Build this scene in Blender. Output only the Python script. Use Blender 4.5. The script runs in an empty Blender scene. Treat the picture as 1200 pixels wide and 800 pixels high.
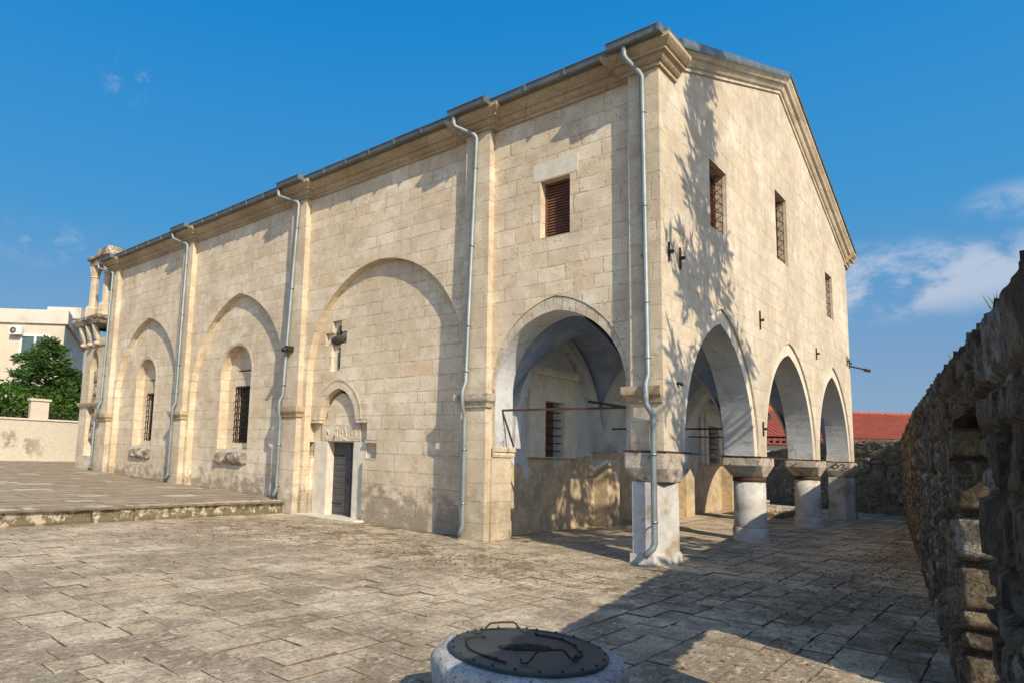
import bpy, bmesh, math, random
from math import sin, cos, pi, sqrt, radians, floor
from mathutils import Vector, Matrix, noise
from mathutils.geometry import tessellate_polygon
random.seed(7)
S = bpy.context.scene
COL = S.collection

# ------------------------------------------------------------------ mesh builder
class MB:
    def __init__(s): s.v = []; s.f = []; s.m = []; s.s = []; s.attr = {}
    def add(s, vs, fs, mi=0, sm=False):
        o = len(s.v); s.v += [tuple(v) for v in vs]
        for i, f in enumerate(fs):
            s.f.append([o + k for k in f]); s.m.append(mi[i] if isinstance(mi, list) else mi); s.s.append(sm)
        return o
    def box(s, x0, x1, y0, y1, z0, z1, mi=0):
        vs = [(x, y, z) for z in (z0, z1) for y in (y0, y1) for x in (x0, x1)]
        s.add(vs, [(0,2,3,1),(4,5,7,6),(0,1,5,4),(2,6,7,3),(0,4,6,2),(1,3,7,5)], mi)
    def obox(s, c, ux, uy, uz, mi=0):          # oriented box, half vectors
        c = Vector(c); ux = Vector(ux); uy = Vector(uy); uz = Vector(uz)
        vs = [c + ux*a + uy*b + uz*d for d in (-1,1) for b in (-1,1) for a in (-1,1)]
        s.add(vs, [(0,2,3,1),(4,5,7,6),(0,1,5,4),(2,6,7,3),(0,4,6,2),(1,3,7,5)], mi)
    def tube(s, pts, r, n=8, sm=True, mi=0):
        pts = [Vector(p) for p in pts]; R = r if isinstance(r, list) else [r]*len(pts)
        vs = []; fs = []; prev = None
        for i, p in enumerate(pts):
            if i == 0: t = pts[1]-p
            elif i == len(pts)-1: t = p-pts[-2]
            else: t = (pts[i+1]-p).normalized() + (p-pts[i-1]).normalized()
            if t.length < 1e-9: t = Vector((0,0,1))
            t.normalize()
            if prev is None:
                a = Vector((0,0,1)) if abs(t.z) < .9 else Vector((1,0,0))
                prev = t.cross(a).normalized()
            prev = (prev - t*prev.dot(t)).normalized()
            b = t.cross(prev)
            for k in range(n):
                an = 2*pi*k/n; vs.append(p + (prev*cos(an)+b*sin(an))*R[i])
        for i in range(len(pts)-1):
            for k in range(n):
                a = i*n+k; b2 = i*n+(k+1)%n
                fs.append((a, b2, b2+n, a+n))
        fs.append(tuple(range(n))[::-1]); fs.append(tuple(range((len(pts)-1)*n, len(pts)*n)))
        s.add(vs, fs, mi, sm)
    def lathe(s, prof, c, n=32, sm=True, jit=0, mi=0):
        vs = []; fs = []
        for (r, z) in prof:
            for k in range(n):
                a = 2*pi*k/n; rr = r
                if jit and r > 0: rr += jit*noise.noise(Vector((cos(a)*r*5+c[0]*3, sin(a)*r*5+c[1], z*5)))
                vs.append((c[0]+rr*cos(a), c[1]+rr*sin(a), c[2]+z))
        for i in range(len(prof)-1):
            for k in range(n):
                a = i*n+k; b = i*n+(k+1)%n; fs.append((a, b, b+n, a+n))
        fs.append(tuple(range(n))[::-1]); fs.append(tuple(range((len(prof)-1)*n, len(prof)*n)))
        s.add(vs, fs, mi, sm)
    def slab(s, outer, holes, fn, w0, w1, mi=0, side=None, back=None):
        loops = [outer] + list(holes)
        tris = tessellate_polygon([[Vector((p[0], p[1], 0)) for p in l] for l in loops])
        flat = [p for l in loops for p in l]; n = len(flat)
        vs = [fn(p[0], p[1], w0) for p in flat] + [fn(p[0], p[1], w1) for p in flat]
        fs = []; ms = []
        for t in tris:
            fs.append(tuple(t)); ms.append(mi)
            fs.append(tuple(n+i for i in t[::-1])); ms.append(mi if back is None else back)
        o = 0
        for l in loops:
            m = len(l)
            for i in range(m):
                a = o+i; b = o+(i+1) % m
                fs.append((a, b, n+b, n+a))
                mid = ((l[i][0]+l[(i+1)%m][0])/2, (l[i][1]+l[(i+1)%m][1])/2)
                ms.append(side(*mid) if side else mi)
            o += m
        s.add(vs, fs, ms)
    def sweep(s, path, prof, z=0, mi=0):        # horizontal path, profile (outward, height); outward = right of travel
        P = [Vector((p[0], p[1])) for p in path]; vs = []; fs = []
        nrm = []
        for i in range(len(P)-1):
            d = (P[i+1]-P[i]).normalized(); nrm.append(Vector((d.y, -d.x)))
        k = len(prof)
        for i, p in enumerate(P):
            if i == 0: o = nrm[0]
            elif i == len(P)-1: o = nrm[-1]
            else:
                q = nrm[i-1]+nrm[i]; o = q/(1+nrm[i-1].dot(nrm[i]))
            for (a, h) in prof: vs.append((p.x+o.x*a, p.y+o.y*a, z+h))
        for i in range(len(P)-1):
            for j in range(k):
                a = i*k+j; b = i*k+(j+1) % k; fs.append((a, b, b+k, a+k))
        fs.append(tuple(range(k))); fs.append(tuple(range((len(P)-1)*k, len(P)*k)))
        s.add(vs, fs, mi)
    def build(s, name, mats, parent=None, recalc=True, bevel=0):
        me = bpy.data.meshes.new(name); off = OFF.get(parent.name, Vector()) if parent else Vector()
        me.from_pydata([(v[0]-off.x, v[1]-off.y, v[2]-off.z) for v in s.v], [], s.f)
        for mt in (mats if isinstance(mats, (list, tuple)) else [mats]): me.materials.append(mt)
        me.polygons.foreach_set('material_index', s.m); me.polygons.foreach_set('use_smooth', s.s)
        for k, vals in s.attr.items():
            at = me.attributes.new(k, 'FLOAT', 'POINT'); at.data.foreach_set('value', vals)
        if recalc:
            bm = bmesh.new(); bm.from_mesh(me); bmesh.ops.recalc_face_normals(bm, faces=bm.faces); bm.to_mesh(me); bm.free()
        me.update()
        o = bpy.data.objects.new(name, me); COL.objects.link(o)
        if parent: o.parent = parent
        OFF[o.name] = off
        if bevel:
            b = o.modifiers.new('bevel', 'BEVEL'); b.width = bevel; b.segments = 2; b.limit_method = 'ANGLE'; b.angle_limit = radians(40)
        return o
OFF = {}
def thing(name, label, cat, loc=(0,0,0), group=None):
    o = bpy.data.objects.new(name, None); COL.objects.link(o); o.location = loc; o.empty_display_size = .2
    o['label'] = label; o['category'] = cat
    if group: o['group'] = group
    OFF[o.name] = Vector(loc); return o
def tag(o, label, cat, group=None, kind=None):
    o['label'] = label; o['category'] = cat
    if group: o['group'] = group
    if kind: o['kind'] = kind
    return o

# ------------------------------------------------------------------ materials
class NT:
    def __init__(s, name):
        s.m = bpy.data.materials.new(name); s.m.use_nodes = True; s.t = s.m.node_tree
        s.b = s.t.nodes['Principled BSDF']; s.b.inputs['Specular IOR Level'].default_value = .25
    def n(s, ty, **kw):
        nd = s.t.nodes.new(ty)
        for k, v in kw.items(): setattr(nd, k, v)
        return nd
    def put(s, sock, v):
        if isinstance(v, bpy.types.NodeSocket): s.t.links.new(v, sock)
        elif isinstance(v, (tuple, list)) and len(v) == 3 and sock.type == 'RGBA': sock.default_value = (*v, 1)
        else: sock.default_value = v
    def math(s, op, a, b=0.0, c=0.0, clamp=False):
        nd = s.n('ShaderNodeMath', operation=op, use_clamp=clamp)
        s.put(nd.inputs[0], a); s.put(nd.inputs[1], b); s.put(nd.inputs[2], c); return nd.outputs[0]
    def mix(s, f, a, b, bt='MIX'):
        nd = s.n('ShaderNodeMix', data_type='RGBA', blend_type=bt)
        s.put(nd.inputs[0], f); s.put(nd.inputs[6], a); s.put(nd.inputs[7], b); return nd.outputs[2]
    def ss(s, v, a, b, lo=0.0, hi=1.0):
        nd = s.n('ShaderNodeMapRange', interpolation_type='SMOOTHSTEP')
        s.put(nd.inputs[0], v); s.put(nd.inputs[1], a); s.put(nd.inputs[2], b); s.put(nd.inputs[3], lo); s.put(nd.inputs[4], hi); return nd.outputs[0]
    def noise(s, vec, sc, det=4, rough=.55, dist=0):
        nd = s.n('ShaderNodeTexNoise'); s.put(nd.inputs['Vector'], vec); nd.inputs['Scale'].default_value = sc
        nd.inputs['Detail'].default_value = det; nd.inputs['Roughness'].default_value = rough; nd.inputs['Distortion'].default_value = dist
        return nd.outputs['Fac']
    def vor(s, vec, sc, feature='F1', out='Distance', rnd=1):
        nd = s.n('ShaderNodeTexVoronoi', feature=feature); s.put(nd.inputs['Vector'], vec); nd.inputs['Scale'].default_value = sc
        nd.inputs['Randomness'].default_value = rnd; return nd.outputs[out]
    def pos(s): return s.n('ShaderNodeNewGeometry').outputs['Position']
    def sep(s, v):
        nd = s.n('ShaderNodeSeparateXYZ'); s.put(nd.inputs[0], v); return nd.outputs
    def comb(s, x, y, z=0.0):
        nd = s.n('ShaderNodeCombineXYZ'); s.put(nd.inputs[0], x); s.put(nd.inputs[1], y); s.put(nd.inputs[2], z); return nd.outputs[0]
    def scale(s, v, xyz):
        nd = s.n('ShaderNodeVectorMath', operation='MULTIPLY'); s.put(nd.inputs[0], v); nd.inputs[1].default_value = xyz; return nd.outputs[0]
    def ramp(s, f, stops):
        nd = s.n('ShaderNodeValToRGB'); s.put(nd.inputs[0], f); e = nd.color_ramp.elements
        while len(e) < len(stops): e.new(.5)
        for i, (p, c) in enumerate(stops): e[i].position = p; e[i].color = (*c, 1)
        return nd.outputs[0]
    def attr(s, name):
        nd = s.n('ShaderNodeAttribute', attribute_name=name); return nd.outputs['Fac']
    def bump(s, h, st=.5, d=.02, nrm=None):
        nd = s.n('ShaderNodeBump'); nd.inputs['Strength'].default_value = st; nd.inputs['Distance'].default_value = d
        s.put(nd.inputs['Height'], h)
        if nrm: s.put(nd.inputs['Normal'], nrm)
        return nd.outputs[0]
    def done(s, col, rough=.85, nrm=None, metal=0):
        s.put(s.b.inputs['Base Color'], col); s.put(s.b.inputs['Roughness'], rough); s.b.inputs['Metallic'].default_value = metal
        if nrm: s.put(s.b.inputs['Normal'], nrm)
        return s.m

def wall_uv(k):
    g = k.n('ShaderNodeNewGeometry'); p = k.sep(g.outputs['Position']); nn = k.sep(g.outputs['True Normal'])
    f = k.math('GREATER_THAN', k.math('ABSOLUTE', nn[0]), .6)
    u = k.math('ADD', k.math('MULTIPLY', p[1], f), k.math('MULTIPLY', p[0], k.math('SUBTRACT', 1.0, f)))
    return g.outputs['Position'], u, p[2]

def ashlar(name, c_lo, c_hi, c_odd, h=.37, w=.72, contrast=1.0, mort=.5, stain=1.0, pits=1.0, zbase=0.0, seed=0.0):
    k = NT(name); pos, u, z = wall_uv(k)
    zw = k.math('ADD', z, k.math('MULTIPLY', k.math('SINE', k.math('MULTIPLY', z, 2.3)), .05))
    zw = k.math('ADD', zw, k.math('MULTIPLY', k.math('SINE', k.math('MULTIPLY', z, 6.1)), .028))
    nz = k.n('ShaderNodeTexNoise'); k.put(nz.inputs['Vector'], pos); nz.inputs['Scale'].default_value = 2.5; nz.inputs['Detail'].default_value = 5
    wv = k.sep(nz.outputs['Color'])
    zw = k.math('ADD', zw, k.math('MULTIPLY', k.math('SUBTRACT', wv[1], .5), .025))
    row = k.math('FLOOR', k.math('DIVIDE', zw, h))
    wn = k.n('ShaderNodeTexWhiteNoise', noise_dimensions='1D'); k.put(wn.inputs['W'], k.math('ADD', row, seed)); r1 = wn.outputs['Value']
    wn2 = k.n('ShaderNodeTexWhiteNoise', noise_dimensions='1D'); k.put(wn2.inputs['W'], k.math('ADD', row, 37.3+seed)); r2 = wn2.outputs['Value']
    u2 = k.math('ADD', k.math('MULTIPLY', u, k.math('ADD', .72, k.math('MULTIPLY', r1, .6))), k.math('MULTIPLY', r2, 19.0))
    u2 = k.math('ADD', u2, k.math('MULTIPLY', k.math('SINE', k.math('MULTIPLY', u2, 3.7)), .11))
    u2 = k.math('ADD', u2, k.math('MULTIPLY', k.math('SUBTRACT', wv[0], .5), .02))
    br = k.n('ShaderNodeTexBrick'); br.offset = 0; br.squash = 1
    k.put(br.inputs['Vector'], k.comb(u2, zw)); br.inputs['Color1'].default_value = (0,0,0,1); br.inputs['Color2'].default_value = (1,1,1,1)
    br.inputs['Mortar'].default_value = (.5,.5,.5,1)
    br.inputs['Scale'].default_value = 1; br.inputs['Mortar Size'].default_value = .009; br.inputs['Mortar Smooth'].default_value = .4
    br.inputs['Brick Width'].default_value = w; br.inputs['Row Height'].default_value = h
    rnd = k.sep(br.outputs['Color'])[0]
    br2 = k.n('ShaderNodeTexBrick'); br2.offset = 0; br2.squash = 1
    k.put(br2.inputs['Vector'], k.comb(u2, zw)); br2.inputs['Scale'].default_value = 1; br2.inputs['Mortar Size'].default_value = .03; br2.inputs['Mortar Smooth'].default_value = .6
    br2.inputs['Brick Width'].default_value = w; br2.inputs['Row Height'].default_value = h
    chip = k.math('MULTIPLY', br2.outputs['Fac'], k.ss(k.noise(pos, 7, 5, .7), .52, .62))
    mortar = k.math('MULTIPLY', br.outputs['Fac'], k.ss(k.noise(pos, 2.1, 5, .65), .42, .6, .12, 1)); mortar = k.math('MAXIMUM', mortar, k.math('MULTIPLY', chip, .6))
    big = k.noise(pos, .5, 5, .6); mid = k.noise(pos, 3.2, 6, .65); fine = k.noise(pos, 26, 5, .7)
    col = k.mix(k.math('ADD', k.math('MULTIPLY', rnd, contrast), (1-contrast)*.5), c_lo, c_hi)
    # odd blocks in another stone
    wn3 = k.n('ShaderNodeTexWhiteNoise', noise_dimensions='1D'); k.put(wn3.inputs['W'], k.math('MULTIPLY', rnd, 917.0))
    col = k.mix(k.math('MULTIPLY', k.math('GREATER_THAN', wn3.outputs['Value'], .9), .5*contrast), col, c_odd)
    col = k.mix(k.ss(big, .4, .62, 0, .55), col, tuple(c*.74 for c in c_lo)); col = k.mix(k.ss(k.noise(pos, .9, 6, .7), .53, .68, 0, .5), col, (.83,.77,.66)); col = k.mix(k.ss(k.noise(k.scale(pos, (1,1,1.5)), 1.4, 7, .75), .57, .68, 0, .6*stain), col, (.42,.34,.24))
    col = k.mix(k.ss(mid, .38, .72), col, k.mix(.32, col, (.33,.25,.15)))
    col = k.mix(k.ss(mid, .5, .3), col, k.mix(.25, col, (.78,.72,.6)))
    col = k.mix(k.ss(fine, .4, .68, 0, .26), col, (.30,.22,.13))
    # pits
    pm = k.math('MULTIPLY', k.ss(k.vor(pos, 17), .26, .1), k.ss(k.noise(pos, 2.3, 4), .47, .62))
    pm = k.math('MULTIPLY', pm, pits)
    col = k.mix(k.math('MULTIPLY', pm, .6), col, (.17,.12,.07))
    # broken and dirty stone near the ground: blotches with a shape of their own
    hz = k.math('SUBTRACT', z, zbase)
    st = k.math('MULTIPLY', k.ss(k.math('ADD', k.noise(k.scale(pos, (1.1,1.1,1.4)), 1.9, 7, .75), k.math('MULTIPLY', k.ss(hz, 0.2, 2.0, .2, -.2), 1.0)), .56, .7), stain)
    col = k.mix(k.math('MULTIPLY', st, .75), col, k.mix(k.ss(fine, .4, .62), (.12,.1,.075), (.27,.22,.16)))
    # rain streaks
    sk = k.ss(k.noise(k.scale(pos, (5,5,.35)), 1.0, 4, .6), .6, .78)
    col = k.mix(k.math('MULTIPLY', sk, .28*stain), col, (.3,.25,.19))
    col = k.mix(k.math('MULTIPLY', mortar, mort), col, (.33,.26,.17))
    hgt = k.math('SUBTRACT', k.math('ADD', k.math('MULTIPLY', mid, .35), k.math('MULTIPLY', fine, .22)), k.math('ADD', k.math('MULTIPLY', mortar, .7*mort+.15), k.math('MULTIPLY', pm, .6)))
    hgt = k.math('ADD', hgt, k.math('MULTIPLY', rnd, .22*contrast))
    hgt = k.math('SUBTRACT', hgt, k.math('MULTIPLY', st, .3))
    return k.done(col, .9, k.bump(hgt, .8, .026))

M = {}
M['stone_s'] = ashlar('limestone_ashlar', (.655,.535,.385), (.79,.685,.53), (.62,.42,.26), h=.335, w=.66, contrast=.85, mort=.62, stain=.85, pits=1.15)
M['stone_e'] = ashlar('limestone_gable', (.555,.475,.37), (.66,.58,.465), (.62,.48,.34), h=.36, w=.7, contrast=.7, mort=.44, stain=.15, pits=.35, seed=5.0)
M['stone_trim'] = ashlar('limestone_trim', (.57,.475,.35), (.72,.625,.48), (.54,.38,.25), h=.41, w=1.1, contrast=.8, mort=.4, stain=.5, pits=1.0, seed=11.0)

def cornice_mat():
    k = NT('cornice_stone'); p = k.pos(); big = k.noise(p, .8, 5, .65); f = k.noise(p, 12, 6, .7)
    col = k.mix(k.ss(big, .35, .65), (.52,.42,.28), (.38,.28,.18)); col = k.mix(k.ss(f, .35, .7, 0, .5), col, (.24,.17,.1))
    x = k.sep(p); j = k.math('ADD', x[0], x[1]); jo = k.ss(k.math('ABSOLUTE', k.math('SUBTRACT', k.math('FRACT', k.math('MULTIPLY', j, 1.05)), .5)), .488, .497)
    col = k.mix(k.math('MULTIPLY', jo, .6), col, (.15,.1,.06))
    return k.done(col, .9, k.bump(k.math('SUBTRACT', f, jo), .5, .02))
M['cornice'] = cornice_mat()

def plain(name, c1, c2, sc=3, rough=.8, bs=.3, bd=.01, metal=0, c3=None, sc3=1.0, lo3=.5, hi3=.62, f=.5, spec=.25):
    k = NT(name); p = k.pos(); n1 = k.noise(p, sc, 6, .65); n2 = k.noise(p, sc*7, 4, .7)
    col = k.mix(k.ss(n1, .35, .66), c1, c2)
    col = k.mix(k.ss(n2, .4, .75, 0, f*.5), col, tuple(c*.6 for c in c1))
    if c3: col = k.mix(k.ss(k.noise(p, sc3, 6, .65), lo3, hi3), col, c3)
    k.b.inputs['Specular IOR Level'].default_value = spec
    return k.done(col, rough, k.bump(k.math('ADD', n1, k.math('MULTIPLY', n2, .5)), bs, bd), metal)
M['plaster'] = plain('white_plaster', (.57,.59,.61), (.49,.51,.53), 1.2, c3=(.33,.33,.325), sc3=1.1, lo3=.52, hi3=.72)
M['ring'] = plain('arch_ring_white', (.66,.6,.5), (.6,.53,.42), 1.6, c3=(.58,.47,.32), sc3=2.2, lo3=.52, hi3=.7)
M['white_stone'] = plain('whitewashed_stone', (.58,.57,.55), (.45,.44,.42), 4, c3=(.34,.285,.215), sc3=2.3, lo3=.5, hi3=.64, bs=.7, bd=.02)
M['capital'] = plain('capital_stone', (.56,.5,.42), (.4,.33,.26), 5, c3=(.2,.17,.13), sc3=3.2, lo3=.56, hi3=.64, bs=.9, bd=.04)
M['lintel'] = plain('pale_lintel', (.66,.61,.52), (.56,.5,.41), 5, bs=.5)
M['voussoir'] = plain('voussoir_stone', (.60,.54,.44), (.47,.39,.29), 4, c3=(.28,.22,.15), sc3=5, lo3=.56, hi3=.7, bs=.8, bd=.03)
M['ledge'] = plain('weathered_ledge', (.36,.3,.22), (.16,.13,.09), 4, bs=1, bd=.05, c3=(.58,.51,.4), sc3=2.5, lo3=.5, hi3=.56)
M['bowl'] = plain('dark_weathered_bowl', (.09,.075,.055), (.05,.042,.03), 8)
M['iron'] = plain('dark_iron', (.035,.03,.028), (.07,.05,.04), 8, rough=.6, metal=.4)
M['rust'] = plain('rusty_red_iron', (.10,.05,.038), (.06,.035,.028), 6, rough=.7)
M['zinc'] = plain('zinc_sheet', (.36,.4,.42), (.27,.31,.33), 2.5, rough=.42, metal=.75, bs=.1, c3=(.19,.2,.2), sc3=1.6, lo3=.58, hi3=.72)
M['zinc_dark'] = plain('weathered_zinc_gutter', (.2,.225,.23), (.14,.155,.16), 2.5, rough=.5, metal=.5, bs=.1)
M['zinc_pale'] = plain('pale_zinc_pipe', (.27,.305,.315), (.2,.235,.245), 2.5, rough=.5, metal=.35, bs=.1)
M['shutter'] = plain('brown_shutter', (.19,.085,.055), (.12,.055,.038), 6, rough=.65)
M['dark'] = plain('dark_glass', (.012,.012,.014), (.02,.02,.02), 2, rough=.25, bs=0)
M['door'] = plain('grey_steel_door', (.12,.12,.125), (.085,.085,.09), 5, rough=.5, metal=.3, bs=.15)
M['lid'] = plain('painted_steel_lid', (.042,.06,.066), (.03,.043,.05), 3, rough=.5, metal=.0, bs=.12, c3=(.05,.06,.07), sc3=4, lo3=.58, hi3=.75, spec=.4)
M['emblem'] = plain('black_cast_emblem', (.015,.018,.02), (.03,.035,.035), 25, rough=.6, bs=.8)
M['mark'] = plain('black_marks', (.03,.025,.02), (.05,.04,.03), 5)

def well_mat():
    k = NT('well_concrete'); p = k.pos(); n1 = k.noise(p, 5, 6, .7); n2 = k.noise(p, 34, 5, .75)
    col = k.mix(k.ss(n1, .36, .62), (.58,.58,.56), (.4,.39,.37)); col = k.mix(k.ss(n2, .52, .64), col, (.16,.15,.14))
    return k.done(col, .9, k.bump(k.math('ADD', n1, n2), .9, .02))
M['well'] = well_mat()

def plaster_mat():
    k = NT('peeling_white_plaster'); p = k.pos(); n = k.noise(p, 1.2, 6, .7); f = k.noise(p, 9, 6, .75)
    col = k.mix(k.ss(n, .35, .66), (.57,.585,.60), (.47,.485,.5)); col = k.mix(k.ss(k.noise(p, .8, 7, .72), .53, .66, 0, .75), col, (.33,.325,.31))
    pe = k.ss(k.noise(p, 2.1, 7, .7), .615, .63); col = k.mix(pe, col, (.40,.36,.30))
    z = k.sep(p)[2]; gr = k.math('MULTIPLY', k.ss(z, 2.9, 2.0), k.ss(k.noise(p, 3, 6, .7), .42, .62)); col = k.mix(k.math('MULTIPLY', gr, .5), col, (.27,.25,.22))
    w = k.n('ShaderNodeVectorMath', operation='ADD'); nz = k.n('ShaderNodeTexNoise'); k.put(nz.inputs['Vector'], p); nz.inputs['Scale'].default_value = 3
    k.put(w.inputs[0], p); k.put(w.inputs[1], k.scale(nz.outputs['Color'], (.35,.35,.35))); cr = k.math('MULTIPLY', k.ss(k.vor(w.outputs[0], .9, 'DISTANCE_TO_EDGE'), .008, .002), k.ss(n, .45, .55))
    col = k.mix(k.math('MULTIPLY', cr, .7), col, (.16,.15,.14)); col = k.mix(k.ss(f, .5, .72, 0, .3), col, (.3,.29,.28))
    return k.done(col, .9, k.bump(k.math('SUBTRACT', k.math('ADD', f, n), k.math('ADD', k.math('MULTIPLY', pe, .8), cr)), .5, .015))
M['plaster'] = plaster_mat()
def inner_wall():
    k = NT('porch_wall_plaster'); p = k.pos(); s = k.sep(p)
    n = k.noise(p, .9, 6, .65); n2 = k.noise(p, 6, 6, .7)
    up = k.ss(k.math('ADD', s[2], k.math('MULTIPLY', k.math('SUBTRACT', k.noise(p, .75, 4, .5), .5), 3.0)), 1.80, 1.825)
    low = k.mix(k.ss(n2, .35, .65), (.60,.47,.31), (.44,.34,.22)); low = k.mix(k.ss(k.noise(p, 1.7, 6, .7), .45, .62, 0, .85), low, (.33,.28,.2))
    low = k.mix(k.ss(k.noise(p, 2.2, 7, .75), .635, .66), low, (.52,.49,.44))
    hi = k.mix(k.ss(n, .4, .65), (.52,.55,.58), (.43,.455,.48))
    col = k.mix(up, low, hi); col = k.mix(k.ss(n2, .5, .8, 0, .35), col, (.3,.24,.16))
    return k.done(col, .9, k.bump(k.math('ADD', n2, k.math('MULTIPLY', up, .8)), .5, .02))
M['inner'] = inner_wall()
def vault_mat():
    k = NT('blue_painted_vault'); p = k.pos(); n = k.noise(p, 1.1, 6, .7); n2 = k.noise(p, 5, 6, .75)
    col = k.mix(k.ss(n, .36, .62), (.17,.25,.42), (.29,.35,.47)); col = k.mix(k.ss(n2, .52, .72), col, (.42,.42,.42))
    return k.done(col, .9, k.bump(n2, .2, .01))
M['vault'] = vault_mat()

def paving_mat():
    k = NT('worn_paving_stone'); g = k.n('ShaderNodeNewGeometry'); p = g.outputs['Position']; rnd = g.outputs['Random Per Island']
    big = k.noise(p, .23, 5, .6); b2 = k.noise(k.scale(p, (1,1,0)), .5, 6, .65); mid = k.noise(p, 2.4, 7, .7); fine = k.noise(p, 21, 6, .75)
    lng = k.noise(k.scale(p, (1.6,.8,1)), 6.5, 8, .78, .8)
    col = k.mix(rnd, (.66,.54,.385), (.86,.74,.56))
    er = k.math('MULTIPLY', k.ss(k.math('ADD', b2, k.math('MULTIPLY', k.math('SUBTRACT', rnd, .5), .16)), .45, .56), .85)      # eroded zones: dark worn stone with pale flakes left on it
    col = k.mix(er, col, k.mix(k.ss(mid, .35, .65), (.56,.455,.33), (.39,.31,.225)))
    col = k.mix(k.ss(mid, .46, .62, 0, .6), col, (.43,.335,.23))
    fl = k.math('MULTIPLY', k.ss(lng, .535, .565), k.math('ADD', .35, k.math('MULTIPLY', er, .75), clamp=True))
    col = k.mix(fl, col, (.86,.78,.64))
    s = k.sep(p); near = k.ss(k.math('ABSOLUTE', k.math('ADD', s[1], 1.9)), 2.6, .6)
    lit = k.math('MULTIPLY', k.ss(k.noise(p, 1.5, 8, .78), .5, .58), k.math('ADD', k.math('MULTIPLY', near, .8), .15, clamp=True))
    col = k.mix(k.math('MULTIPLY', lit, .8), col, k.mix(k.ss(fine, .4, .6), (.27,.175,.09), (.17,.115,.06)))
    col = k.mix(k.ss(fine, .47, .64, 0, .6), col, (.15,.12,.085))
    rel = k.noise(k.scale(p, (1.3,.8,1)), 8.5, 8, .72, .4)
    h = k.math('ADD', k.math('MULTIPLY', mid, .8), k.math('MULTIPLY', fine, .4)); h = k.math('ADD', h, k.math('MULTIPLY', k.math('MULTIPLY', rel, 1.7), k.math('ADD', .35, er)))
    h = k.math('ADD', h, k.math('MULTIPLY', fl, .5)); h = k.math('SUBTRACT', h, k.math('MULTIPLY', er, .3))
    return k.done(col, .9, k.bump(h, 1.0, .06))
M['paving'] = paving_mat()
def dirt_mat():
    k = NT('joint_dirt'); p = k.pos(); n = k.noise(p, 3, 7, .7); f = k.noise(p, 30, 5, .75)
    col = k.mix(k.ss(n, .4, .62), (.19,.145,.095), (.28,.22,.15)); col = k.mix(k.ss(f, .45, .7), col, (.09,.066,.042))
    col = k.mix(k.ss(k.noise(p, .8, 4), .6, .7, 0, .5), col, (.12,.12,.05))
    return k.done(col, .95, k.bump(k.math('ADD', n, f), 1, .03))
M['dirt'] = dirt_mat()
def terrace_mat():
    k = NT('terrace_flagstone'); g = k.n('ShaderNodeNewGeometry'); p = g.outputs['Position']; rnd = g.outputs['Random Per Island']
    col = k.mix(rnd, (.29,.24,.18), (.42,.355,.27)); n = k.noise(p, 1.2, 6, .7); f = k.noise(p, 14, 6, .7)
    col = k.mix(k.ss(k.noise(p, .5, 5), .4, .62, 0, .55), col, (.28,.235,.175)); col = k.mix(k.ss(f, .45, .7, 0, .5), col, (.18,.15,.11))
    col = k.mix(k.math('MULTIPLY', k.math('GREATER_THAN', rnd, .9), k.ss(n, .6, .4)), col, (.55,.49,.4))
    return k.done(col, .9, k.bump(k.math('ADD', n, f), .7, .02))
M['terrace'] = terrace_mat()
def kerb_mat():
    k = NT('kerb_stone'); g = k.n('ShaderNodeNewGeometry'); p = g.outputs['Position']; rnd = g.outputs['Random Per Island']
    col = k.mix(rnd, (.46,.39,.28), (.62,.55,.43)); n = k.noise(p, 2.6, 7, .75); f = k.noise(p, 16, 6, .7)
    col = k.mix(k.ss(k.math('SUBTRACT', n, k.math('MULTIPLY', k.math('SUBTRACT', k.sep(p)[2], .2), .35)), .45, .53, 0, .9), col, (.12,.095,.06)); col = k.mix(k.ss(f, .5, .7, 0, .5), col, (.22,.16,.1))
    return k.done(col, .9, k.bump(k.math('ADD', n, f), 1, .04))
M['kerb'] = kerb_mat()
def rubble_mat(name, c1, c2, c3, bl):
    k = NT(name); p = k.pos(); r = k.attr('cell'); j = k.attr('joint')
    n = k.noise(p, 3, 7, .75); f = k.noise(p, 13, 8, .8); f2 = k.noise(k.scale(p, (1,1,.6)), 38, 6, .8); cr = k.vor(p, 7.5, 'DISTANCE_TO_EDGE')
    col = k.mix(r, c1, c2); col = k.mix(k.ss(r, .8, .86), col, c3)
    col = k.mix(k.ss(f, .45, .6, 0, .55), col, (.5,.43,.33))
    col = k.mix(k.ss(n, .45, .57, 0, bl), col, (.045,.038,.03)); col = k.mix(k.ss(f2, .47, .62, 0, .75), col, (.06,.045,.032))
    col = k.mix(k.math('MULTIPLY', k.ss(cr, .04, .0), .2), col, (.05,.04,.03))
    col = k.mix(k.math('MULTIPLY', k.ss(j, .4, .02), .85), col, (.075,.055,.038))
    h = k.math('ADD', k.math('ADD', k.math('MULTIPLY', n, 1.0), f), k.math('MULTIPLY', f2, .5))
    h = k.math('ADD', h, k.math('MULTIPLY', k.ss(cr, .0, .06), .15))
    return k.done(col, .95, k.bump(h, 1, .09))
M['rubble'] = rubble_mat('weathered_rubble', (.22,.155,.095), (.5,.39,.26), (.66,.6,.5), .7)
M['rubble2'] = rubble_mat('ochre_rubble', (.36,.28,.18), (.55,.45,.31), (.66,.6,.48), .4)

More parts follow.
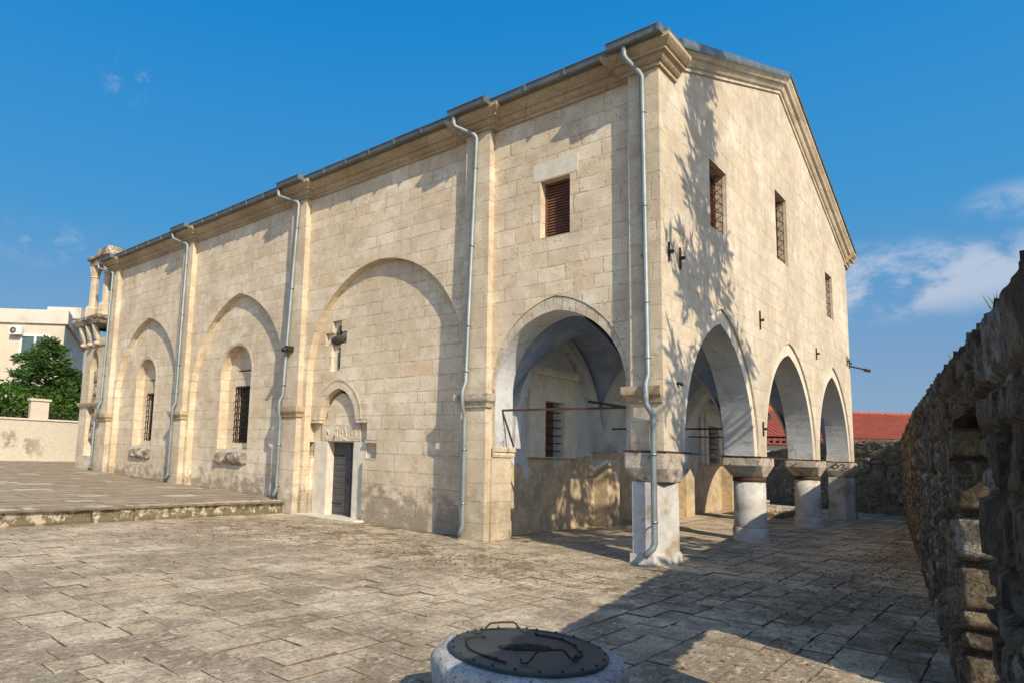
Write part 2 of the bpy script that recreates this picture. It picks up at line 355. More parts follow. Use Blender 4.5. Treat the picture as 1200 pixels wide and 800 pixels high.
def boundary_mat():
    k = NT('stained_plaster_wall'); p = k.pos(); s = k.sep(p); n = k.noise(k.scale(p, (1,1,.6)), .9, 6, .7); f = k.noise(p, 7, 6, .7)
    col = k.mix(k.ss(f, .35, .7), (.55,.495,.405), (.46,.405,.32))
    st = k.math('MULTIPLY', k.ss(k.math('SUBTRACT', k.noise(k.scale(p, (1,1,.75)), 1.3, 7, .72), k.math('MULTIPLY', k.math('ABSOLUTE', k.math('SUBTRACT', s[2], 1.5)), .16)), .47, .56), k.ss(s[1], 1.0, -.5))
    col = k.mix(k.math('MULTIPLY', st, .75), col, (.2,.17,.12))
    return k.done(col, .92, k.bump(f, .4, .02))
M['boundary'] = boundary_mat()
M['house'] = plain('cream_render', (.58,.52,.42), (.52,.46,.37), .6, c3=(.42,.37,.29), sc3=.5, lo3=.6, hi3=.8, f=.2)
M['house_top'] = plain('pale_parapet', (.62,.57,.49), (.54,.5,.42), .9, c3=(.42,.37,.3), sc3=.9, lo3=.6, hi3=.75)
M['frame'] = plain('white_window_frame', (.78,.78,.76), (.7,.7,.68), 2, rough=.5)
M['glass'] = plain('window_glass', (.05,.09,.09), (.08,.12,.12), 2, rough=.1, bs=0, spec=.6)
M['pinkwall'] = plain('pinkish_pillar', (.64,.52,.45), (.58,.47,.4), 2)
def tile_mat():
    k = NT('red_roof_tiles'); p = k.pos(); n = k.noise(p, 1.5, 5, .7); f = k.noise(p, 9, 4, .7)
    col = k.mix(k.ss(n, .35, .65), (.37,.09,.055), (.27,.07,.045)); col = k.mix(k.ss(f, .45, .75, 0, .6), col, (.45,.15,.09))
    return k.done(col, .85, k.bump(f, .4, .02))
M['tile'] = tile_mat()
def leaf_mat(name, a, b):
    k = NT(name); g = k.n('ShaderNodeNewGeometry'); r = g.outputs['Random Per Island']
    col = k.mix(r, a, b); k.b.inputs['Subsurface Weight'].default_value = 0
    m = k.done(col, .6)
    tr = k.n('ShaderNodeBsdfTranslucent'); k.put(tr.inputs[0], k.mix(.5, col, (.2,.3,.03)))
    mx = k.n('ShaderNodeMixShader'); mx.inputs[0].default_value = .3
    k.t.links.new(k.b.outputs[0], mx.inputs[1]); k.t.links.new(tr.outputs[0], mx.inputs[2])
    k.t.links.new(mx.outputs[0], k.t.nodes['Material Output'].inputs[0]); return m
M['cedar'] = leaf_mat('cedar_needles', (.03,.085,.026), (.095,.165,.042))
M['shrub'] = leaf_mat('shrub_leaves', (.05,.13,.012), (.11,.2,.03))
M['grass'] = leaf_mat('dry_grass', (.08,.12,.02), (.2,.19,.07))
M['debris'] = plain('dry_leaf_litter', (.16,.09,.04), (.25,.17,.09), 9)
M['bark'] = plain('bark', (.1,.075,.05), (.06,.045,.03), 5, bs=1, bd=.04)

# ------------------------------------------------------------------ helpers of form
def arch(xc, a, zs, H, n=18):          # pointed arch, right spring -> apex -> left spring
    R = (a*a+H*H)/(2*a); c = R-a; th = math.acos(max(-1, min(1, c/R)))
    r = [(xc-c+R*cos(th*i/n), zs+R*sin(th*i/n)) for i in range(n+1)]
    l = [(2*xc-x, z) for x, z in r[:-1]][::-1]
    return r+l
def rect(x0, x1, z0, z1): return [(x0,z0),(x1,z0),(x1,z1),(x0,z1)]
def LW(u, v, w): return (u, w, v)      # long wall: w is world y
def GW(u, v, w): return (-w, u, v)     # gable wall: w is depth behind x = 0
def IW(u, v, w): return (w, u, v)
EAVE = 9.12; YL = -23.65

# ------------------------------------------------------------------ the church
church = thing('stone_church', 'long pale limestone church with pointed arches, gabled front and zinc gutters', 'church', (-12, 8.4, 0))
PIL = [(-.59,0.0), (-4.47,-3.80), (-11.0,-10.33), (-17.45,-16.80), (YL,-22.95)]
B1 = dict(xc=-2.25)
ext = arch(-2.25, 1.55, 3.22, 1.84); intr = arch(-2.25, 1.47, 3.15, 1.60)
n2 = arch(-7.38, 2.80, 3.85, 2.90); n3 = arch(-13.92, 2.72, 3.45, 3.32); n4 = arch(-20.2, 2.55, 3.62, 3.06)
def notch(a, z0): return [(a[-1][0], z0)] + a[::-1] + [(a[0][0], z0)]
# outer layer with blind arches
o = [(YL,-.1)] + notch(n4,-.1) + notch(n3,-.1) + notch(n2,-.1) + [(-3.80,-.1)] + ext[::-1][0:] + [(-.70, EAVE+.4), (YL, EAVE+.4)]
upper = rect(-2.61,-1.92,6.32,7.56)
mb = MB(); mb.slab(o, [upper], LW, .19, .41); mb.build('long_wall', M['stone_s'], church)
# recessed panels
PC = -9.07
pa = arch(PC, .72, 2.62, .86, 10)
portal = [(PC-1.08,-.05),(PC-1.08,1.57),(PC-1.57,1.57),(PC-1.57,2.08),(PC-1.2,2.08),(PC-1.2,2.62)] + pa[::-1] + [(PC+1.2,2.62),(PC+1.2,2.08),(PC+1.57,2.08),(PC+1.57,1.57),(PC+1.08,1.57),(PC+1.08,-.05)]
cross = [(-9.42,3.95),(-9.03,3.95),(-9.03,4.70),(-8.80,4.70),(-8.80,5.04),(-9.03,5.04),(-9.03,5.36),(-9.42,5.36),(-9.42,5.04),(-9.70,5.04),(-9.70,4.70),(-9.42,4.70)]
w3 = [(-15.05,1.6),(-13.3,1.6)] + arch(-14.175,.875,4.2,.92,12)
w4 = [(-21.35,1.6),(-19.75,1.6)] + arch(-20.55,.80,4.3,.83,12)
o2 = [(YL,-.1),(PC-1.08,-.1)] + portal + [(PC+1.08,-.1),(-3.80,-.1)] + ext[::-1] + [(-.70,EAVE),(YL,EAVE)]
o2 = [p for i, p in enumerate(o2) if i == 0 or (abs(p[0]-o2[i-1][0])+abs(p[1]-o2[i-1][1])) > 1e-6]
mb = MB(); mb.slab(o2, [upper, cross, w3, w4], LW, .412, .76); mb.build('arch_panel', M['stone_s'], church)
# arch ring of the side porch arch
ring = [(-3.80,1.97)] + ext[::-1] + [(-.70,1.97),(-.78,1.97)] + intr + [(-3.72,1.97)]
ring = [p for i, p in enumerate(ring) if i == 0 or (abs(p[0]-ring[i-1][0])+abs(p[1]-ring[i-1][1])) > 1e-6]
mb = MB(); mb.slab(ring, [], LW, .232, .90, 0, side=lambda u, v: 1 if (-3.75 < u < -.75) else 0, back=1)
r = mb.build('arch_ring', [M['voussoir'], M['plaster']], church)
vb = MB(); E = arch(-2.25,1.54,3.22,1.82,48); I = arch(-2.25,1.475,3.15,1.61,48); N = len(E)
i = 0
while i < N-2:
    st = random.choice((4,5,5,6)); j = min(i+st, N-1); g = .12
    def L(A, t): q = int(min(t, N-2)); fr = t-q; return (A[q][0]*(1-fr)+A[q+1][0]*fr, A[q][1]*(1-fr)+A[q+1][1]*fr)
    ts = [i+g+(j-i-2*g)*q/4 for q in range(5)]
    poly = [L(E,t) for t in ts] + [L(I,t) for t in ts[::-1]]
    dy = random.uniform(.204,.214); vb.slab(poly, [], LW, dy, .229); i = j
vb.build('voussoirs', M['voussoir'], r)
# west-side gable wall with three arches
GA = [(3.20,2.11,2.00,2.72),(8.62,2.33,2.00,2.74),(13.95,2.14,2.00,2.70)]
ex = [arch(c, a+.22, z, H+.32) for c, a, z, H in GA]; it = [arch(c, a, z, H) for c, a, z, H in GA]
gw = [rect(2.60,3.68,6.70,8.18), rect(7.62,8.74,7.20,9.10), rect(13.32,14.32,6.63,8.10)]
W = 16.74; APEX = 12.18; ZC = 1.97
def gout(A):
    p = [(.19,ZC)]
    for a in A: p += [(a[-1][0],ZC)] + a[::-1] + [(a[0][0],ZC)]
    p += [(W,ZC),(W,EAVE),(8.37,APEX),(.19,EAVE+.07)]
    return p
mb = MB(); mb.slab(gout(ex), gw, GW, 0, .045); mb.build('gable_wall', M['stone_e'], church)
mb = MB(); mb.slab(gout(it), gw, GW, .047, .70, 0, side=lambda u, v: 1 if (.9 < u < 16.3 and v < 4.8) else 0, back=1)
mb.build('gable_arches', [M['ring'], M['plaster'], M['stone_e']], church)
# window linings of the gable (cover the plaster core round each opening)
for (a, b, c, d) in [(q[0][0], q[1][0], q[0][1], q[2][1]) for q in gw]:
    lb = MB(); lb.slab(rect(a-.002,b+.002,c-.002,d+.002), [rect(a+.012,b-.012,c+.012,d-.012)], GW, .05, .69); lb.build('window_lining', M['stone_e'], church)
# pilasters with imposts
for i, (a, b) in enumerate(PIL):
    z0 = ZC if i == 0 else -.1
    mb = MB(); mb.box(a, b, 0, .188, z0, EAVE+.03, 0); mb.build('pilaster', M['stone_trim'], church)
    ib = MB(); x0 = a-.15; x1 = b+(.03 if i == 0 else .13)
    z1 = 3.0 if i < 2 else 2.88
    prof = [(.0,z1-.2),(.05,z1-.19),(.07,z1-.1),(.12,z1-.05),(.13,z1+.0),(.13,z1+.1),(0,z1+.1)]
    ib.sweep([(a,.186),(a,0),(b,0),(b,.186)] if i else [(a,.186),(a,0),(b-.005,0)], prof)
    ib.build('impost', M['capital'] if i == 1 else M['cornice'], church)
# corner pier of the porch: shafts and capitals
def pier(poly, z0, z1, mat, name, par):
    mb = MB(); mb.slab(poly, [], lambda u, v, w: (u, v, w), z0, z1); return mb.build(name, mat, par, bevel=.02)
def frust(mb, bot, top, z0, z1, zt):       # capital: bottom outline -> top outline, then straight
    n = len(bot); vs = [(x,y,z0) for x,y in bot]+[(x,y,z1) for x,y in top]+[(x,y,zt) for x,y in top]; fs = [tuple(range(n))[::-1], tuple(range(2*n,3*n))]
    for k in range(2):
        for q in range(n): fs.append((k*n+q, k*n+(q+1)%n, (k+1)*n+(q+1)%n, (k+1)*n+q))
    mb.add(vs, fs)
hexa = [(-.60,.03),(-.23,.06),(-.01,.66),(-.16,1.0),(-.5,1.0),(-.68,.6)]
sh = pier(hexa, -.03, 1.42, M['white_stone'], 'pillar', church)
mb = MB(); cx, cy = -.36, .52
frust(mb, [(cx+(x-cx)*1.14, cy+(y-cy)*1.1) for x, y in hexa], [(cx+(x-cx)*1.1, cy+(y-cy)*1.08) for x, y in hexa], -.03, .07, .17); mb.build('plinth', M['white_stone'], sh)
def sq(x0,x1,y0,y1,c=.12): return [(x0+c,y0),(x1-c,y0),(x1,y0+c),(x1,y1-c),(x1-c,y1),(x0+c,y1),(x0,y1-c),(x0,y0+c)]
mb = MB(); frust(mb, sq(-.62,.0,.05,.98,.2), sq(-.72,.05,-.05,1.1,.04), 1.42, 1.66, 1.935); mb.build('capital', M['capital'], sh, bevel=.02)
mb = MB(); mb.box(-.725,.054,-.055,1.105,1.936,1.968); mb.build('iron_band', M['rust'], sh)
# pier of the corner between band and wall is part of the gable/pilaster stone
def column(yc, xc, r, pl=True):
    mb = MB(); mb.lathe([(r*1.02,.3),(r*1.0,.34),(r*.985,.8),(r*.97,1.375)], (xc,yc,0), 40, jit=.012)
    c = mb.build('column', M['white_stone'], church)
    mb = MB(); mb.lathe([(r*1.17,-.03),(r*1.13,.02),(r*1.1,.05),(r*1.09,.28),(r*1.04,.305)], (xc,yc,0), 40, jit=.02); mb.build('plinth', M['white_stone'], c)
    mb = MB(); mb.lathe([(r*.99,1.37),(r*1.02,1.38),(r*1.02,1.465),(r*.99,1.48)], (xc,yc,0), 40); mb.build('collar', M['rust'], c)
    mb = MB(); b = [(xc+r*1.04*cos(t), yc+r*1.04*sin(t)) for t in [pi/8+k*pi/4 for k in range(8)]]
    t = sq(xc-.47,xc+.42,yc-.56,yc+.56,.06); b = [b[4], b[5], b[6], b[7], b[0], b[1], b[2], b[3]]
    b = sorted(b, key=lambda p: math.atan2(p[1]-yc,p[0]-xc)); t = sorted(t, key=lambda p: math.atan2(p[1]-yc,p[0]-xc))
    frust(mb, b, t, 1.48, 1.76, 1.94); mb.build('capital', M['capital'], c, bevel=.025)
    mb = MB(); mb.box(xc-.475,xc+.424,yc-.563,yc+.563,1.941,1.968); mb.build('iron_band', M['rust'], c)
    return c
column(5.90,-.34,.355); column(11.46,-.34,.34)
hx3 = [(-.70,16.06),(-.2,16.02),(0.02,16.3),(.0,16.75),(-.3,16.85),(-.72,16.7)]
p3 = pier(hx3, -.03, 1.42, M['white_stone'], 'pillar', church)
mb = MB(); frust(mb, [(-.3+(x+.3)*1.12, 16.4+(y-16.4)*1.12) for x, y in hx3], [(-.3+(x+.3)*1.06, 16.4+(y-16.4)*1.06) for x, y in hx3], -.03,.2,.27); mb.build('plinth', M['white_stone'], p3)
mb = MB(); frust(mb, sq(-.68,.0,16.05,16.8,.2), sq(-.74,.05,15.95,16.9,.04), 1.42,1.66,1.94); cp3 = mb.build('capital', M['capital'], p3, bevel=.02)
mb = MB(); mb.box(-.745,.054,15.945,16.905,1.941,1.968); mb.build('iron_band', M['rust'], p3)
mb = MB()      # black painted scrawl on the capital
def scr(pts): mb.tube([(-.55+.45*u, 15.945, 1.68+.2*v) for u, v in pts], .011, 5)
scr([(0,.3),(.2,.9),(.4,.9),(.45,.4),(.2,.2),(.05,.45)]); scr([(.5,.8),(.75,1.0),(.9,.7),(.7,.5),(.95,.3),(.8,0),(.55,.15)]); mb.build('scrawl', M['mark'], cp3)
# tie rods at capital height along the gable and across the side arch
for a, b in ((1.12,5.24),(6.4,10.84),(12.0,15.94)): mb = MB(); mb.box(-.35,-.32,a,b,1.94,1.967); mb.build('tie_rod', M['rust'], church)
mb = MB(); mb.box(-3.74,-.7,.48,.52,2.75,2.795); mb.build('tie_beam', M['rust'], church)
mb = MB(); mb.tube([(-3.74,.5,2.78),(-3.62,.56,2.4),(-3.5,.62,2.0)], .018, 6); mb.build('bent_stay', M['iron'], church)
for y, z in ((5.8,2.62),(11.4,2.62)): mb = MB(); mb.box(-3.75,-.7,y-.02,y+.02,z-.02,z+.02); mb.build('tie_rod', M['iron'], church)
mb = MB(); mb.box(-1.9,-1.85,.9,5.4,2.92,2.97); mb.build('tie_rod', M['iron'], church)
# side pier of the porch arch with cap
mb = MB(); mb.box(-4.12,-3.755,.192,.92,-.05,1.75); mb.build('porch_pier', M['stone_trim'], church)
mb = MB()
mb.sweep([(-4.1,.95),(-3.752,.95),(-3.752,.2)][::-1], [(0,1.75),(.03,1.76),(.05,1.82),(.03,1.85),(.07,1.88),(.08,1.95),(.08,1.97),(0,1.97)])
pc = mb.build('pier_cap', M['stone_trim'], church)
# porch back wall with windows
mb = MB(); wa = rect(2.65,3.55,1.8,3.16); wb = rect(13.9,15.0,1.75,3.12)
mb.slab([(.9,-.05),(16.04,-.05),(16.04,5.3),(.9,5.3)], [wa, wb], IW, -4.5, -4.1); mb.build('porch_wall', M['inner'], church)
for (y0,y1,z0,z1) in ((2.65,3.55,1.8,3.16),(13.9,15.0,1.75,3.12)):
    fb = MB(); fb.slab(rect(y0-.6,y1+.75,z0-.02,z1+.75), [rect(y0,y1,z0,z1)], IW, -4.097, -4.0); fb.slab(rect(y0-.3,y1+.36,z0-.02,z1+.45), [rect(y0,y1,z0-.01,z1)], IW, -4.0, -3.94); fb.slab(rect(y0-.6,y1+.75,z1+.62,z1+.75), [], IW, -4.0, -3.93)
    fb.box(-4.1,-3.97,y0-.65,y1+.8,z1+.75,z1+.83)
    f = fb.build('porch_window', M['lintel'], church)
    sb = MB(); nS = 22
    for k in range(nS): z = z0+(k+.5)*(z1-z0)/nS; sb.obox((-4.28,(y0+y1)/2,z), (.02,0,.012), (0,(y1-y0)/2,0), (.006,0,-.022))
    sb.box(-4.36,-4.33,y0,y1,z0,z1); sb.build('shutter', M['shutter'], f)
    gb = MB()
    for k in range(6):
        z = z0+.15+k*(z1-z0-.2)/6; gb.tube([(-4.12,y0+.02,z),(-4.12,y1-.04,z),(-4.02,y1-.04,z)], .014, 5)
    gb.build('grille', M['iron'], f)
for ya, yb in ((5.44,6.16), (11.04,11.76), (15.6,16.03)): mb = MB(); mb.box(-4.098,-3.72,ya,yb,-.05,1.78); mb.build('porch_pilaster', M['inner'], church)
for yc in (5.8, 11.4):
    mb = MB(); mb.sweep([(-4.09,yc-.36),(-3.72,yc-.36),(-3.72,yc+.36),(-4.09,yc+.36)], [(0,1.78),(.03,1.8),(.06,1.9),(.09,1.93),(.09,1.97),(0,1.97)]); mb.build('pilaster_cap', M['stone_trim'], church)
# cross vaults of the porch
def prof(t, a, H):
    t = min(abs(t), a); R = (a*a+H*H)/(2*a); c = R-a; return sqrt(max(0, R*R-(c+t)**2))
for (y0, y1) in ((.9,5.8),(5.8,11.4),(11.4,16.04)):
    mb = MB(); nx, ny = 30, 36; vs = []; fs = []; yc = (y0+y1)/2; b = (y1-y0)/2
    for i in range(nx+1):
        for j in range(ny+1):
            x = -4.1+3.42*i/nx; y = y0+(y1-y0)*j/ny
            z = 2.02+max(prof(x+2.4, 1.71, 2.95), prof(y-yc, b, 2.95))
            vs.append((x,y,z))
    for i in range(nx):
        for j in range(ny):
            a = i*(ny+1)+j; fs.append((a,a+1,a+ny+2,a+ny+1))
    mb.add(vs, fs, 0, True); mb.build('vault', M['vault'], church)
oa = arch(-2.4,1.72,2.0,2.98); ia = arch(-2.26,1.55,2.0,2.66)
for yc, hw in ((5.8,.34),(11.4,.34)): mb = MB(); mb.slab(oa+[(-4.12,1.97),(-3.82,1.97)]+ia[::-1]+[(-.71,1.97),(-.68,1.97)], [], LW, yc-hw, yc+hw); mb.build('vault_rib', M['plaster'], church)
for (y0,y1) in ((.9,5.8),(5.8,11.4),(11.4,16.04)):
    yc = (y0+y1)/2; b = (y1-y0)/2; q = arch(yc,b-.3,2.0,2.99); p = arch(yc,b-.55,2.0,2.68)
    mb = MB(); mb.slab(q+[(q[-1][0],1.97),(p[-1][0],1.97)]+p[::-1]+[(p[0][0],1.97),(q[0][0],1.97)], [], IW, -4.098, -3.86); mb.build('vault_rib', M['plaster'], church)
# north end arch of the porch, north and rear walls (closing the building)
na = arch(-2.0,1.28,2.3,2.3)
mb = MB(); mb.slab([(YL,-.1),(-3.28,-.1)]+na[::-1]+[(-.72,ZC),(-.70,ZC),(-.70,EAVE),(YL,EAVE)], [], LW, 16.06, 16.74, 0); mb.build('north_wall', M['stone_s'], church)
mb = MB(); mb.box(-3.27,-2.75,16.0,16.8,3.75,4.6); mb.box(-3.27,-2.62,15.98,16.82,3.5,3.74); mb.box(-3.27,-2.85,16.02,16.78,3.28,3.49); mb.build('corbel', M['capital'], church, bevel=.02)
mb = MB(); mb.slab([(.92,-.1),(16.04,-.1),(16.04,EAVE),(8.37,APEX),(.92,EAVE)], [], IW, YL, YL+.5); mb.build('rear_wall', M['stone_s'], church)
mb = MB(); mb.box(-4.5,-.72,.95,16.02,5.32,5.5); mb.build('porch_ceiling', M['plaster'], church)

# cornice along the eaves, breaking forward over the pilasters
path = [(YL+.0, 2.0), (YL, 0), (-22.95,0), (-22.95,.19)]
for a, b in PIL[3:0:-1]: path += [(a-.06,.19),(a-.06,0),(b+.06,0),(b+.06,.19)]
path += [(-.67,.19),(-.67,0),(0,0),(0,.77)]
path[2] = (-22.89,0); path[3] = (-22.89,.19)
cp = [(-.1,9.05),(.05,9.05),(.05,9.115),(.09,9.13),(.125,9.165),(.145,9.21),(.15,9.235),(.21,9.24),(.215,9.275),(.25,9.30),(.295,9.345),(.32,9.375),(.33,9.39),(.33,9.46),(-.1,9.46)]
mb = MB(); mb.sweep(path, cp); mb.build('cornice', M['cornice'], church)
mb = MB(); mb.sweep([(0,16.55),(0,W),(-6,W)], cp); mb.build('cornice', M['cornice'], church)
# raking cornice of the gable
def rake(mb, y0, z0, y1, z1, pr, ext0=0, ext1=0):
    d = Vector((y1-y0, z1-z0)).normalized(); n = Vector((-d.y, d.x)); vs = []; fs = []; k = len(pr)
    for (y, z, kk) in ((y0,z0,0),(y1,z1,1)):
        for (o_, h) in pr:
            t = h/d.x
            vs.append((o_, y, z+t))
    for j in range(k): fs.append((j,(j+1)%k,(j+1)%k+k,j+k))
    fs += [tuple(range(k)), tuple(range(k,2*k))]; mb.add(vs, fs)
rp = [(-.05,0),(.04,0),(.045,.07),(.09,.085),(.13,.14),(.15,.2),(.21,.205),(.24,.25),(.28,.29),(.3,.31),(.3,.37),(-.05,.37)]
mb = MB(); rake(mb, .775, 9.35, 8.37, APEX-.06, rp); rake(mb, 8.37, APEX-.06, 17.1, 8.98, rp); mb.build('gable_cornice', M['stone_trim'], church)
# roof
mb = MB()
def rslab(y0,z0,y1,z1,x0,x1,t): mb.add([(x0,y0,z0),(x1,y0,z0),(x1,y1,z1),(x0,y1,z1),(x0,y0,z0+t),(x1,y0,z0+t),(x1,y1,z1+t),(x0,y1,z1+t)], [(0,3,2,1),(4,5,6,7),(0,1,5,4),(1,2,6,5),(2,3,7,6),(3,0,4,7)])
rslab(-.15,9.5,8.37,APEX+.30,YL-.1,-.02,.05); rslab(8.37,APEX+.36,17.1,9.42,YL-.1,.34,.06)
mb.build('roof', M['zinc_dark'], church)
mb = MB(); rake(mb, .45, 9.52, 8.47, APEX+.31, [(.02,0),(.31,0),(.32,.04),(.28,.19),(.02,.19)]); 
fl = mb.build('verge_flashing', M['zinc_dark'], church)
# gutter of folded zinc in lengths
mb = MB(); gp = []
def gut(x0, x1, yb):
    L_ = x1-x0; n = max(1, round(L_/.95))
    for q in range(n):
        a = x0+L_*q/n; b = x0+L_*(q+1)/n-.012; dz = random.uniform(-.006,.006)
        pr = [(-.3,9.43),(-.45,9.43),(-.48,9.45),(-.5,9.555),(-.52,9.56),(-.51,9.575),(-.3,9.575)]; m = len(pr)
        mb.add([(x, yb+o_, z+dz) for x in (a,b) for o_, z in pr], [tuple(range(m)), tuple(range(m,2*m))]+[(i,(i+1)%m,(i+1)%m+m,i+m) for i in range(m)])
        mb.box(b-.02,b+.02,yb-.526,yb-.29,9.424,9.572+dz)
xs = [(YL-.22,-22.7,0)]
prev = -22.7
for a, b in PIL[3:0:-1]: xs += [(prev, a-.25, .19),(a-.2,b+.2,0)]; prev = b+.2
xs += [(prev,-.85,.19),(-.80,.22,0)]
for a, b, yb in xs: gut(a, b, yb)
mb.box(.12,.3,-.3,.5,9.44,9.56)
mb.build('gutter', M['zinc_dark'], church)
# downpipes
def pipe(xo, xt, xu, xl, zend, imp, kick):
    mb = MB(); yt = -.085; yl = -.085
    pts = [(xo,-.4,9.45),(xo,-.4,9.26),(xo+.02,-.37,9.2),(xt-.03,-.13,8.98),(xt,yt,8.9),(xu,yt,imp+.4),(xu,-.19,imp+.22),(xu,-.19,imp-.12),(xl,yl-.02,imp-.32),(xl,yl-.02,imp-.38),(xl,yl-.02,zend+.22),(xl-.02,yl-.04,zend+.14)]
    pts += [(xl+kick[0],yl+kick[1],zend)]
    mb.tube(pts, .052, 12); d = mb.build('downpipe', M['zinc_pale'], church)
    for z in (8.2, 6.4, 4.6, 3.6):
        cb = MB(); t = (8.9-z)/(8.9-imp); x = xt+(xu-xt)*t; cb.lathe([(.06,-.02),(.06,.02)], (x,yt,z), 12); cb.box(x-.012,x+.012,yt,.0,z-.012,z+.012); cb.build('clamp', M['zinc'], d)
    for z in (1.9, .75):
        cb = MB(); cb.lathe([(.06,-.02),(.06,.02)], (xl,yl-.02,z), 12); cb.box(xl-.012,xl+.012,yl,.03,z-.012,z+.012); cb.build('clamp', M['zinc'], d)
pipe(-.48,-.28,-.23,-.14,.17,2.9,(-.12,-.16))
pipe(-4.54,-4.12,-4.29,-4.28,.06,2.95,(-.08,-.06))
pipe(-11.2,-10.6,-10.9,-10.93,.45,2.9,(-.05,-.1))
pipe(-17.6,-17.05,-17.1,-17.25,.58,2.85,(-.12,-.08))
pipe(-24.1,-23.3,-23.42,-23.85,.66,3.05,(-.08,-.06))

# upper south window
def louvre(name, y, x0, x1, z0, z1, fn, par, n=16, mat='shutter'):
    sb = MB()
    sb.slab(rect(x0,x1,z0,z1), [rect(x0+.05,x1-.05,z0+.05,z1-.05)], fn, y, y+.05)
    for k in range(n):
        z = z0+.06+(k+.5)*(z1-z0-.12)/n; h = (z1-z0)/n*.42
        a = Vector(fn(x0+.05,z-h,y+.005)); b = Vector(fn(x1-.05,z-h,y+.005)); c = Vector(fn(x1-.05,z+h,y+.045)); d = Vector(fn(x0+.05,z+h,y+.045))
        e = Vector(fn(0,-.012,0))-Vector(fn(0,0,0)); sb.add([a,b,c,d,a+e,b+e,c+e,d+e], [(0,1,2,3),(7,6,5,4),(0,4,5,1),(1,5,6,2),(2,6,7,3),(3,7,4,0)])
    sb.slab(rect(x0,x1,z0,z1), [], fn, y+.08, y+.1)
    return sb.build(name, M[mat], par)
fb = MB(); fb.slab(rect(-2.80,-1.73,7.575,7.96), [], LW, .182, .4); f = fb.build('window', M['lintel'], church, bevel=.015)
louvre('louvred_shutter', .38, -2.607, -1.923, 6.323, 7.557, LW, f, 18)
# arched windows of bays 3 and 4
for (xc, hw, zs, tilt) in ((-14.175,.875,4.2,0),(-20.55,.80,4.3,0)):
    wx0, wx1 = xc-.5, xc+.6
    pb = MB(); pb.slab([(xc-hw-.1,1.5),(xc+hw+.1,1.5),(xc+hw+.1,5.3),(xc-hw-.1,5.3)], [rect(wx0,wx1,1.93,3.80), rect(xc-.42,xc+.45,4.28,4.33)], LW, .762, .98)
    f = pb.build('arched_window', M['stone_s'], church)
    db = MB(); db.box(wx0-.05,wx1+.05,1.0,1.03,1.85,4.5); db.build('pane', M['dark'], f)
    gb = MB()
    gb.slab(rect(wx0,wx1,1.93,3.80), [rect(wx0+.04,wx1-.04,1.97,3.76)], LW, .84, .87, 1)
    for q in range(6): x = wx0+.1+q*(wx1-wx0-.2)/5; gb.tube([(x,.74,1.94),(x,.74,3.79)], .013, 5)
    for q in range(9): z = 2.0+q*1.75/8; gb.tube([(wx0+.01,.82,z),(wx0+.05,.73,z),(wx1-.05,.73,z),(wx1-.01,.82,z)], .013, 5)
    gb.build('grille', [M['iron'], M['rust']], f)
    sb = MB(); sb.box(xc-hw+.003,xc+hw-.003,.43,.758,1.601,1.72); sb.build('sill', M['lintel'], f)
    lb = MB()
    nx, nr = 40, 8; vs = []; fs = []                       # one eroded, uneven ledge under the window
    for i in range(nx+1):
        x = xc-hw-.04+(2*hw+.08)*i/nx; e = min(1, 8*min(i, nx-i)/nx+.25)
        for q in range(nr+1):
            a = pi*q/nr; w_ = noise.fractal(Vector((x*2.6, q*.5, xc)), .8, 2.1, 4); r_ = (1+.5*w_)*e
            vs.append((x, .412-(.15*sin(a)*r_), 1.42+.19*cos(a)*(.75+.25*e)+.03*w_-.05*(noise.noise(Vector((x*1.7,3,xc)))+.2)*(q > 4)))
    for i in range(nx):
        for q in range(nr): o_ = i*(nr+1)+q; fs.append((o_,o_+1,o_+nr+2,o_+nr+1))
    lb.add(vs, fs, 0, True); lb.build('sill_ledge', M['ledge'], f)
    hb = MB(); oA = arch(xc,hw+.10,zs,hw+.15,14); iA = arch(xc,hw+.05,zs,hw+.1,14)
    hb.slab(oA+iA[::-1], [], LW, .398, .411); hb.build('hood_mould', M['stone_trim'], f)
# the portal
dr = rect(PC-.5,PC+.57,0.0,2.02)
pb = MB(); tym = arch(PC,.60,2.62,.74,10)
pb.slab([(PC-1.7,-.05),(PC-.5,-.05),(PC-.5,2.02),(PC+.57,2.02),(PC+.57,-.05),(PC+1.7,-.05),(PC+1.7,2.62),(PC+.62,2.62)]+tym[1:-1]+[(PC-.62,2.62),(PC-1.7,2.62)], [], LW, .58, .90)
pt = pb.build('portal', M['stone_s'], church)
for a, b in ((PC-1.07,PC-.502),(PC+.572,PC+1.07)): jb = MB(); jb.box(a,b,.545,.578,0,2.04); jb.build('jamb', M['lintel'], pt, bevel=.01)
for a in (PC-.503,PC+.566): jl = MB(); jl.box(a,a+.007,.548,.9,0,2.02); jl.build('reveal', M['lintel'], pt)
lb = MB(); lb.box(PC-.75,PC+.82,.535,.577,2.045,2.5)
for q in range(26):
    x = PC-.62+random.random()*1.3; z = 2.1+random.random()*.3; lb.obox((x,.532,z), (random.uniform(.015,.035),0,.01), (0,.012,0), (.0,0,random.uniform(.03,.07)))
lb.build('carved_lintel', M['stone_trim'], pt, bevel=.008)
for sx in (-1,1):
    for q0, q1, za, zb_ in ((.74,1.2,2.53,2.615),(1.1,1.56,2.0,2.075),(1.1,1.56,1.575,1.62)):
        a, b = sorted((PC+sx*q0, PC+sx*q1)); cb = MB(); cb.box(a,b,.42,.575,za,zb_); cb.build('corbel', M['stone_trim'], pt, bevel=.012)
hb = MB(); hb.slab(arch(PC,.98,2.62,1.14,12)+arch(PC,.93,2.62,1.08,12)[::-1], [], LW, .395, .411); hb.build('hood_mould', M['stone_trim'], pt)
